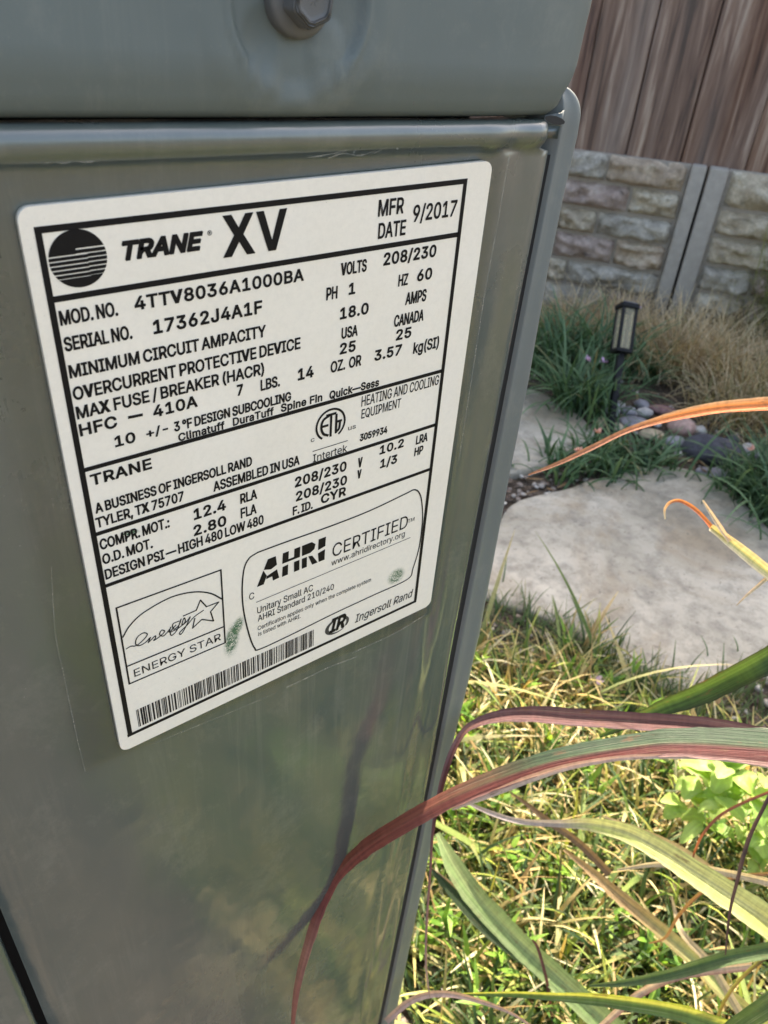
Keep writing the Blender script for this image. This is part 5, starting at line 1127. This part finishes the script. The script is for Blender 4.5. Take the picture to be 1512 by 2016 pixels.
for sx in (-1, 1):
    for sy in (-1, 1): lbox('corner_bar', sx * .0180 - .0040, sx * .0180 + .0040, sy * .0180 - .0040, sy * .0180 + .0040, hz0 + .0055, hz1 - .0155, 'lampmetal', la)
for k in range(4):
    v, f = box_vf(-.0139, .0139, -.0192, -.0180, hz0 + .0065, hz1 - .0165); o = mesh('glass_pane', v, f, 'glass', la, False); o.data.transform(Matrix.Rotation(k * PI / 2, 4, 'Z'))
lbox('led_holder', -.012, .012, -.012, .012, hz1 - .026, hz1 - .0162, 'lampmetal', la)

# ------------------------------------------------------------------ lime green leafy plant at the right
def broad_leaf(base, az, el, L, Wd, col, parent, curl=.5):
    v = []; c = []; u = []; n = 8; m_ = 7; d = Vector((math.cos(az), math.sin(az), 0)); s_ = Vector((-math.sin(az), math.cos(az), 0)); p = Vector(base); ang = el
    for i in range(n + 1):
        t = i / n; w_ = Wd * (math.sin(PI * min(1, t ** .75 * 0.96 + .02)) ** .65) * (.25 + .75 * min(1, t * 3)) ; w_ *= 1 + .10 * math.sin(t * 19 + az * 5)
        nn = d * -math.sin(ang) + Vector((0, 0, 1)) * math.cos(ang)
        for j in range(m_):
            q = j / (m_ - 1) * 2 - 1
            jag = 1 + (0.10 * mnoise.noise(Vector(((t * L) * 120, q * 3 + w_ * 900, 4))) + 0.12 * max(0, mnoise.noise(Vector(((t * L) * 400, q * 9, 2))) - .25) if abs(q) > .9 else 0)
            v.append(p + s_ * q * jag * w_ / 2 + nn * (abs(q) * .16 * w_ + .05 * w_ * math.sin(t * 14 + q * 3 + az)))
            cc = np.array(col) * (1.18 if abs(q) < .1 else 1.0); c.append(cc); u.append((q * w_ * .5, t * L + az))
        p = p + (d * math.cos(ang) + Vector((0, 0, 1)) * math.sin(ang)) * L / n; ang -= curl * 2.2 / n
    return mesh('leaf', v, grid_faces(m_, n + 1), 'broad', parent, True, None, c, u)
lx, ly = (0.8523, 0.137)
lime = thing('leafy_plant', 'bright lime green leafy plant glowing in the sun at the right edge', 'plant', (lx, ly, 0))
LC = [C3(168, 196, 104), C3(184, 208, 124), C3(146, 182, 92)]
for (x, y, z) in [(0.7447, 0.2051, 0.17), (0.7647, 0.1923, 0.19), (0.769, 0.1624, 0.18), (0.7466, 0.1766, 0.16), (0.7396, 0.2021, 0.14), (0.7909, 0.1656, 0.19), (0.7523, 0.1548, 0.15), (0.7386, 0.179, 0.12), (0.7636, 0.1295, 0.14), (0.7641, 0.1508, 0.1), (0.7598, 0.1117, 0.1), (0.7455, 0.1056, 0.07), (0.7894, 0.1388, 0.16), (0.8073, 0.1364, 0.18), (0.7772, 0.1019, 0.12), (0.7298, 0.2116, 0.12), (0.7387, 0.2293, 0.13), (0.7671, 0.2087, 0.18), (0.7828, 0.1895, 0.2), (0.7586, 0.2267, 0.15), (0.8059, 0.1786, 0.2)]:
    for k in range(random.choice([2, 3, 3, 4])):
        a = random.uniform(0, 2 * PI)
        broad_leaf((x - lx + random.uniform(-.008, .008), y - ly + random.uniform(-.008, .008), z), a, random.uniform(-.1, 1.0), random.uniform(.030, .052), random.uniform(.016, .027), random.choice(LC), lime, random.uniform(.3, .9))
    b0 = np.array([[(x - lx) * .15, (y - ly) * .15, 0]]); v1 = np.array([x - lx, y - ly, z]); dv = v1 - b0[0]; Ls = np.linalg.norm(dv)
    fast_mesh('stem', [blades(b0, np.array([math.atan2(dv[1], dv[0])]), np.array([Ls]), np.array([math.acos(dv[2] / Ls)]), np.array([0.0]), np.array([.004]), np.array([C3(110, 150, 70)]), np.array([C3(140, 180, 80)]), 5)], 'broad', lime)

# pink fallen flower and dry leaf near the flagstone
fx, fy = (0.8691, 0.4607)
t = thing('pink_flower', 'small pale pink flower standing in the grass by the flagstone', 'flower', (fx, fy, 0))
k = 6; B = np.tile([[0, 0, .045]], (k, 1)); fast_mesh('petal', [blades(B, np.arange(k) * PI / 3, np.full(k, .013), np.full(k, 1.1), np.full(k, .2), np.full(k, .0085), np.tile(C3(214, 178, 204), (k, 1)), np.tile(C3(232, 208, 226), (k, 1)), 4, None, .5)], 'petal', t)
fast_mesh('stem', [blades(np.zeros((1, 3)), np.array([0.0]), np.array([.045]), np.array([0.0]), np.array([0.0]), np.array([.002]), np.array([C3(90, 110, 60)]), np.array([C3(110, 130, 80)]), 4)], 'blade', t)
fx, fy = (1.0156, 0.3274)
dl = broad_leaf((0, 0, .012), 0.6, .25, .055, .034, C3(176, 142, 104), None, .3); dl.name = 'fallen_leaf'; dl.location = (fx, fy, 0); tag(dl, 'curled tan dead leaf on the ground by the flagstone', 'leaf')

# ------------------------------------------------------------------ big ornamental grass: long leaves arching in from the right
root = Vector((0.78, -0.12, 0))
og = thing('ornamental_grass', 'ornamental grass with long arching red, purple and green leaves in front of the unit', 'plant', root)
FWD = Vector((0.521, 0.625, -0.582))
def ribbon(pts, across, tips=None, roll=0.0, fold=.18, name='leaf', to_root=True, label=None, n=9, wave=0.0, face=None):
    pts = [tuple(p) for p in pts]
    if to_root:       # continue the leaf down to the plant's base, outside the picture
        p = Vector(pts[0][:3]); w_ = pts[0][3]; q = Vector(pts[1][:3]); d = (p - q).normalized(); r = root + Vector((random.uniform(-.04, .04), random.uniform(-.05, .05), 0))
        h = min(.30, max(.08, (r - p).length * .4)); m1 = p + d * h; 
        m2 = (m1 + r) / 2 + Vector((.06, -.03, 0)); m0 = p + d * .05; pts = [(*r, w_ * .5), (*m2, w_ * .8), (*m1, w_), (*m0, w_)] + pts
    C_ = catmull(pts, n); N = len(C_); m_ = 9
    v = []; c = []; u = []; Ls = 0
    for i in range(N):
        p = Vector(C_[i][:3]); t = Vector(C_[min(i + 1, N - 1)][:3]) - Vector(C_[max(i - 1, 0)][:3]); t.normalize()
        s_ = t.cross(face or FWD).normalized(); rr = roll(i / (N - 1)) if callable(roll) else roll
        s_ = Matrix.Rotation(rr, 3, t) @ s_; nn = t.cross(s_).normalized()
        if i: Ls += (p - Vector(C_[i - 1][:3])).length
        w_ = max(C_[i][3], .0004)
        for j in range(m_):
            q = j / (m_ - 1) * 2 - 1
            jag = 1 + (0.10 * mnoise.noise(Vector((Ls * 120, q * 3 + w_ * 900, 4))) + 0.12 * max(0, mnoise.noise(Vector((Ls * 400, q * 9, 2))) - .25) if abs(q) > .9 else 0)
            v.append(p + s_ * q * jag * w_ / 2 + nn * (abs(q) * fold * w_ + wave * w_ * math.sin(Ls * 60 + q * 2)))
            cc = np.array(lerp_col(across, (q + 1) / 2))
            if tips is not None:
                a, tc_ = lerp_tip(tips, i / (N - 1)); cc = cc * (1 - a) + np.array(tc_) * a
            c.append(cc); u.append((q * w_ * .5 + 3 * Ls * 0, Ls))
    v = [Vector(x) - root for x in v]
    o = mesh(name, v, grid_faces(m_, N), 'leaf', og, True, None, c, u)
    if label: o['label'] = label
    return o
def lerp_tip(tips, t):
    for (a, fa, ca), (b, fb, cb) in zip(tips[:-1], tips[1:]):
        if t <= b: k = max(0, (t - a) / max(1e-6, b - a)); return fa + (fb - fa) * k, tuple(np.array(ca) + (np.array(cb) - np.array(ca)) * k)
    return tips[-1][1], tips[-1][2]
DG, MG, LG = C3(48, 72, 48), C3(80, 100, 70), C3(146, 164, 96); RED, RB, MAR, PUR = C3(132, 66, 60), C3(150, 84, 74), C3(92, 50, 48), C3(96, 66, 72)
PALE, TAN, ORG, CRM, LAV = C3(214, 208, 140), C3(176, 140, 104), C3(230, 130, 70), C3(236, 220, 184), C3(176, 160, 164)
G1 = [(0, DG), (.42, DG), (.50, MG), (.55, MAR), (.80, RED), (.93, MAR), (1, C3(200, 160, 150))]
ribbon([(0.345, 0.0579, 0.6835, 0.0212), (0.3279, 0.0732, 0.6846, 0.0196), (0.2952, 0.0994, 0.6836, 0.015), (0.2761, 0.1149, 0.6779, 0.0125), (0.246, 0.1365, 0.6655, 0.0113), (0.2208, 0.1526, 0.6499, 0.011), (0.1989, 0.1653, 0.6337, 0.01), (0.1795, 0.1773, 0.612, 0.01), (0.1663, 0.1896, 0.5858, 0.0098), (0.1552, 0.1981, 0.5592, 0.0077), (0.1461, 0.1996, 0.5372, 0.0073), (0.1343, 0.195, 0.5148, 0.0067), (0.1245, 0.1903, 0.4907, 0.0053), (0.1163, 0.184, 0.4697, 0.0038), (0.1056, 0.1712, 0.436, 0.0009)], G1,
    [(0, 0, RED), (.46, 0, RED), (.58, .85, RB), (.80, .95, RED), (.86, .9, C3(176, 120, 104)), (1, .9, C3(160, 90, 76))], roll=0.0, face=Vector((.42, .08, -.82)), fold=-.10, label='longest arching leaf, green above and red below, its red tip resting on the cabinet')
ribbon([(0.3399, 0.052, 0.6762, 0.0021), (0.3232, 0.0678, 0.6781, 0.0021), (0.3015, 0.0871, 0.6794, 0.0023), (0.2723, 0.111, 0.6755, 0.0026), (0.2487, 0.1287, 0.6664, 0.0034), (0.2306, 0.141, 0.6548, 0.0042), (0.2138, 0.1512, 0.6422, 0.0032), (0.1995, 0.161, 0.6295, 0.0011)], [(0, C3(190, 150, 140)), (.5, C3(212, 180, 164)), (1, C3(222, 200, 180))], fold=.1, name='leaf')
ribbon([(0.3985, 0.0695, 0.6409, 0.0119), (0.3786, 0.0867, 0.6414, 0.0113), (0.3493, 0.1135, 0.644, 0.0107), (0.3195, 0.1381, 0.6436, 0.0101), (0.2918, 0.1606, 0.643, 0.0101), (0.2698, 0.1768, 0.6442, 0.0089), (0.251, 0.1869, 0.6434, 0.0065), (0.2359, 0.1914, 0.6397, 0.0041), (0.2249, 0.1893, 0.6311, 0.0038), (0.2152, 0.1842, 0.6186, 0.0035), (0.2062, 0.1775, 0.6051, 0.0026), (0.1984, 0.17, 0.5918, 0.0017), (0.1909, 0.1602, 0.5763, 0.0014), (0.1805, 0.147, 0.5528, 0.0014), (0.1733, 0.1356, 0.5341, 0.0012), (0.1694, 0.1255, 0.5198, 0.0006)],
    [(0, PUR), (.3, C3(122, 88, 90)), (.55, MAR), (.8, C3(120, 76, 74)), (1, PUR)], [(0, 0, RED), (.62, 0, RED), (.74, .6, MAR), (.86, .7, C3(150, 110, 100)), (1, .9, C3(190, 160, 150))], roll=.3, fold=.2, label='dusky purple leaf bending down along the edge of the cabinet')
ribbon([(0.4678, 0.1077, 0.6752, 0.0181), (0.4273, 0.1201, 0.6521, 0.0174), (0.4131, 0.1304, 0.6333, 0.0165), (0.3989, 0.1412, 0.615, 0.0148), (0.3846, 0.1536, 0.5984, 0.0116), (0.3722, 0.1642, 0.5814, 0.0077), (0.3589, 0.1747, 0.5635, 0.0021)], [(0, C3(64, 72, 44)), (.2, C3(84, 112, 56)), (.8, C3(70, 98, 50)), (1, C3(50, 60, 40))], roll=-.1, fold=.25, label='dark green leaf rising to the right above the flagstone')
ribbon([(0.5494, 0.2029, 0.7646, 0.0107), (0.5236, 0.2203, 0.7601, 0.0096), (0.4968, 0.2386, 0.7558, 0.0085), (0.4757, 0.2514, 0.7506, 0.0071), (0.4571, 0.2615, 0.7447, 0.0053), (0.4379, 0.2707, 0.7375, 0.0039), (0.4144, 0.2796, 0.7259, 0.0036), (0.3944, 0.2873, 0.7164, 0.0028), (0.3749, 0.296, 0.7082, 0.0011)], [(0, C3(236, 190, 150)), (.35, C3(240, 150, 84)), (.7, ORG), (1, C3(220, 110, 50))], [(0, 0, TAN), (.60, 0, TAN), (.74, .8, C3(176, 122, 100)), (1, .9, C3(150, 110, 90))], roll=.2, fold=.22, label='dry orange leaf tip glowing in the sun')
ribbon([(0.423, 0.1097, 0.7059, 0.0089), (0.4079, 0.1348, 0.7194, 0.0077), (0.401, 0.1474, 0.7267, 0.0071), (0.3945, 0.1593, 0.7336, 0.0059), (0.3891, 0.1685, 0.7387, 0.0042)], [(0, C3(240, 214, 170)), (.5, C3(220, 214, 140)), (1, CRM)], fold=.25, label='broken pale yellow leaf stub')
ribbon([(0.3898, 0.1675, 0.7383, 0.0027), (0.3898, 0.1734, 0.7412, 0.0024), (0.388, 0.1816, 0.745, 0.0024), (0.3845, 0.1894, 0.7467, 0.0021), (0.381, 0.1932, 0.7442, 0.0018), (0.3789, 0.1937, 0.7395, 0.0015), (0.3775, 0.1908, 0.735, 0.0009)], [(0, C3(230, 150, 90)), (1, C3(214, 110, 60))], [(0, 0, CRM), (.5, 0, CRM), (1, 1, CRM)], fold=.2, to_root=False)
ribbon([(0.3947, 0.1573, 0.7333, 0.0027), (0.3919, 0.164, 0.7398, 0.003), (0.3893, 0.1709, 0.7467, 0.0024), (0.3869, 0.1775, 0.7533, 0.0012)], [(0, C3(226, 190, 160)), (1, CRM)], fold=.2, to_root=False)
ribbon([(0.4131, 0.1331, 0.7222, 0.003), (0.4034, 0.1343, 0.7148, 0.0024), (0.394, 0.1358, 0.708, 0.0015), (0.3874, 0.1364, 0.7027, 0.0006)], [(0, C3(226, 190, 160)), (1, CRM)], fold=.2, to_root=False)
ribbon([(0.4787, -0.0065, 0.3904, 0.024), (0.451, 0.0427, 0.4183, 0.0225), (0.4372, 0.0775, 0.4262, 0.0205), (0.4276, 0.1048, 0.4297, 0.0184), (0.4198, 0.1289, 0.4313, 0.0163), (0.4104, 0.152, 0.4306, 0.0141), (0.3955, 0.1753, 0.4251, 0.0101), (0.3796, 0.1948, 0.4146, 0.006), (0.3601, 0.2183, 0.4052, 0.0048), (0.3418, 0.2378, 0.4097, 0.0039), (0.3319, 0.2603, 0.4078, 0.0018)], [(0, C3(206, 212, 140)), (.5, C3(222, 220, 150)), (.75, C3(188, 200, 112)), (1, C3(212, 210, 152))],
    [(0, 0, LAV), (.70, 0, LAV), (.78, .9, LAV), (1, .95, LAV)], roll=.15, fold=.15, label='broad pale yellow leaf with a dried grey tip')
ribbon([(0.5393, 0.03, 0.3807, 0.0077), (0.5064, 0.0638, 0.3874, 0.0068), (0.4786, 0.099, 0.3832, 0.0061), (0.4522, 0.1292, 0.3748, 0.0053), (0.4271, 0.1514, 0.3589, 0.0018)], [(0, C3(222, 206, 184)), (1, C3(204, 186, 160))], fold=.2)
ribbon([(0.4725, 0.0097, 0.4366, 0.0127), (0.4299, 0.0313, 0.4216, 0.0112), (0.4019, 0.0475, 0.4139, 0.0105), (0.3724, 0.067, 0.3913, 0.0084), (0.3498, 0.0851, 0.3732, 0.0054), (0.333, 0.1018, 0.3589, 0.0016)], [(0, C3(96, 120, 72)), (.5, C3(74, 100, 58)), (1, C3(110, 130, 84))], roll=.2, fold=.2, label='dull green leaf crossing low at the right')
ribbon([(0.4422, -0.0369, 0.325, 0.0077), (0.4196, -0.0001, 0.3442, 0.0116), (0.3934, 0.0309, 0.354, 0.0124), (0.3706, 0.0548, 0.3593, 0.0124), (0.3371, 0.0913, 0.3513, 0.0102), (0.3105, 0.1187, 0.3397, 0.0064), (0.29, 0.1409, 0.328, 0.0049), (0.2629, 0.1668, 0.3142, 0.0017)], [(0, C3(176, 190, 70)), (.25, C3(206, 206, 100)), (.6, C3(120, 146, 64)), (1, C3(86, 112, 60))], fold=.2, label='yellow green leaf along the bottom')
ribbon([(0.4978, -0.0028, 0.0676, 0.0258), (0.4602, 0.0868, 0.0958, 0.0265), (0.4459, 0.1653, 0.0985, 0.0267), (0.4324, 0.2178, 0.1083, 0.0261), (0.4199, 0.276, 0.1252, 0.0256), (0.4192, 0.3178, 0.1352, 0.0214), (0.4243, 0.3565, 0.1469, 0.0061)], [(0, C3(140, 164, 106)), (.4, C3(170, 186, 130)), (.7, C3(120, 148, 90)), (1, C3(150, 170, 116))], fold=.12, label='pale green leaf slanting down through the grass')
ribbon([(0.5346, -0.004, 0.0305, 0.0217), (0.489, 0.0803, 0.0457, 0.0222), (0.442, 0.1924, 0.0896, 0.0205), (0.419, 0.2534, 0.1001, 0.0186), (0.4083, 0.3057, 0.1123, 0.0143), (0.4003, 0.3367, 0.1213, 0.0036)], [(0, C3(220, 176, 164)), (.12, C3(200, 160, 140)), (.2, DG), (1, C3(64, 84, 54))], fold=.12)
ribbon([(0.5994, -0.0529, 0.1049, 0.0155), (0.5513, 0.0338, 0.1549, 0.0155), (0.5444, 0.0826, 0.1667, 0.0159), (0.5347, 0.1297, 0.1741, 0.0152), (0.5227, 0.1781, 0.181, 0.0133), (0.5198, 0.2118, 0.1802, 0.0091), (0.5155, 0.2456, 0.1783, 0.0029)], [(0, C3(190, 178, 120)), (.5, C3(180, 188, 120)), (1, C3(160, 150, 96))], [(0, 0, TAN), (.6, 0, TAN), (.75, .8, TAN), (1, .9, TAN)], fold=.15)
ribbon([(0.4285, 0.0809, 0.5768, 0.0027), (0.4125, 0.077, 0.5583, 0.0027), (0.4045, 0.0733, 0.5299, 0.0031), (0.3984, 0.0659, 0.4993, 0.0028), (0.3936, 0.0581, 0.4695, 0.0021), (0.3896, 0.0463, 0.4359, 0.0011)], [(0, C3(90, 70, 74)), (1, C3(60, 46, 50))], fold=.1, to_root=False, name='stalk')
ribbon([(0.5213, 0.0829, 0.4901, 0.0024), (0.4945, 0.0963, 0.4805, 0.0024), (0.4645, 0.108, 0.4662, 0.0024), (0.4468, 0.1096, 0.4521, 0.0024), (0.4442, 0.1084, 0.4313, 0.002), (0.4394, 0.1052, 0.4235, 0.0012)], [(0, C3(170, 100, 70)), (1, C3(140, 84, 64))], fold=.1, name='stalk')
ribbon([(0.5716, 0.0485, 0.3608, 0.0027), (0.5392, 0.0713, 0.3562, 0.0032), (0.5168, 0.0862, 0.3521, 0.0032), (0.4958, 0.0994, 0.3302, 0.0037), (0.4778, 0.1033, 0.3011, 0.0033), (0.4685, 0.1019, 0.2741, 0.0028), (0.461, 0.1096, 0.2584, 0.0014)], [(0, C3(176, 140, 90)), (1, C3(150, 104, 76))], fold=.1, name='stalk')
ribbon([(0.2022, 0.1855, 0.3144, 0.0056), (0.2193, 0.1829, 0.3269, 0.0056), (0.2341, 0.1767, 0.3335, 0.0056), (0.2502, 0.1649, 0.3353, 0.0052), (0.2718, 0.1499, 0.3213, 0.0041), (0.2929, 0.1324, 0.3043, 0.0025), (0.3098, 0.1148, 0.2833, 0.0017)], [(0, C3(206, 172, 160)), (1, C3(170, 140, 124))], fold=.15, to_root=False)
ribbon([(0.4159, -0.0146, 0.4973, 0.0181), (0.3825, 0.0046, 0.488, 0.0174), (0.3604, 0.0102, 0.4742, 0.0161), (0.3441, 0.0165, 0.4492, 0.0132), (0.3184, 0.0217, 0.4145, 0.0034)], [(0, C3(64, 88, 50)), (1, C3(90, 112, 66))], fold=.2)
ribbon([(0.4742, 0.037, 0.3298, 0.0077), (0.426, 0.0676, 0.3196, 0.0077), (0.4, 0.0823, 0.2949, 0.0074), (0.3714, 0.0896, 0.2599, 0.0061), (0.3434, 0.0947, 0.2231, 0.0027)], [(0, C3(206, 170, 150)), (.5, C3(226, 200, 180)), (1, C3(180, 130, 120))], fold=.15, to_root=False)
ribbon([(0.4617, 0.0247, 0.4087, 0.0035), (0.4353, 0.0316, 0.3924, 0.0035), (0.4255, 0.0343, 0.3693, 0.0035), (0.4191, 0.0335, 0.3455, 0.0032), (0.4134, 0.0291, 0.3186, 0.0024)], [(0, C3(150, 150, 80)), (1, C3(120, 96, 60))], fold=.1, to_root=False, name='stalk')
ribbon([(0.4331, 0.1452, 0.0309, 0.0034), (0.4331, 0.1709, 0.093, 0.0033), (0.437, 0.1963, 0.1238, 0.0033), (0.4351, 0.2059, 0.1323, 0.0022)], [(0, C3(96, 50, 50)), (1, C3(110, 70, 60))], fold=.1, to_root=False, name='stalk')
ribbon([(0.5609, 0.2048, 0.1407, 0.0095), (0.5434, 0.244, 0.1671, 0.0089), (0.5214, 0.2804, 0.1866, 0.0077), (0.5151, 0.3052, 0.1903, 0.0054), (0.5083, 0.3288, 0.1924, 0.0018)], [(0, C3(150, 120, 90)), (1, C3(120, 96, 74))], fold=.1, to_root=False)
ribbon([(0.5694, 0.0305, 0.2707, 0.0096), (0.5444, 0.0807, 0.3022, 0.0096), (0.5211, 0.1331, 0.3204, 0.0087), (0.5027, 0.1682, 0.3244, 0.0069), (0.4825, 0.2022, 0.3256, 0.0025)], [(0, C3(170, 150, 110)), (.5, C3(216, 196, 160)), (1, C3(160, 130, 100))], fold=.12)
ribbon([(0.5095, 0.0233, 0.2092, 0.0076), (0.5012, 0.0644, 0.2459, 0.0072), (0.4956, 0.0957, 0.2574, 0.0058), (0.5023, 0.1113, 0.2629, 0.0044), (0.5044, 0.1222, 0.2765, 0.002)], [(0, C3(210, 190, 160)), (1, C3(190, 170, 130))], fold=.12, to_root=False)
# upright bases of the clump, outside the picture but seen from the side
n = 70; B = np.stack([rng.normal(0, .05, n), rng.normal(0, .05, n), np.zeros(n)], 1)
fast_mesh('leaf_mass', [blades(B, rng.uniform(-2.4, .9, n), rng.uniform(.25, .6, n), rng.uniform(.05, .4, n), rng.uniform(.4, 1.6, n), rng.uniform(.008, .014, n), pick([C3(84, 110, 64), C3(110, 80, 70), C3(96, 120, 70)], [2, 1, 1], n), pick([C3(130, 150, 80), C3(150, 90, 76)], [1, 1], n), 10)], 'leaf', og)['kind'] = 'stuff'

# mid-size strap leaves lying through the grass
def straps(n):
    B = []
    while len(B) < n:
        x, y = rng.uniform(0.3, 1.15), rng.uniform(-0.35, 0.75)
        if keep_lawn(x, y) and x > .36: B.append((x, y, rng.uniform(0.0, .03)))
    B = np.array(B)
    return [blades(B, rng.uniform(0, 2 * PI, n), rng.uniform(.12, .30, n), rng.uniform(.5, 1.2, n), rng.uniform(.3, .9, n), rng.uniform(.006, .012, n),
        pick([C3(96, 124, 66), C3(190, 170, 124), C3(130, 150, 84), C3(160, 130, 96)], [3, 2, 2, 1], n), pick([C3(150, 166, 90), C3(214, 196, 150), C3(120, 140, 74)], [2, 2, 1], n), 9, rng.uniform(-.8, .8, n), .05)]
tag(fast_mesh('strap_grass', straps(110), 'leaf'), 'longer strap shaped green and straw leaves tangled in the grass', 'grass', kind='stuff')
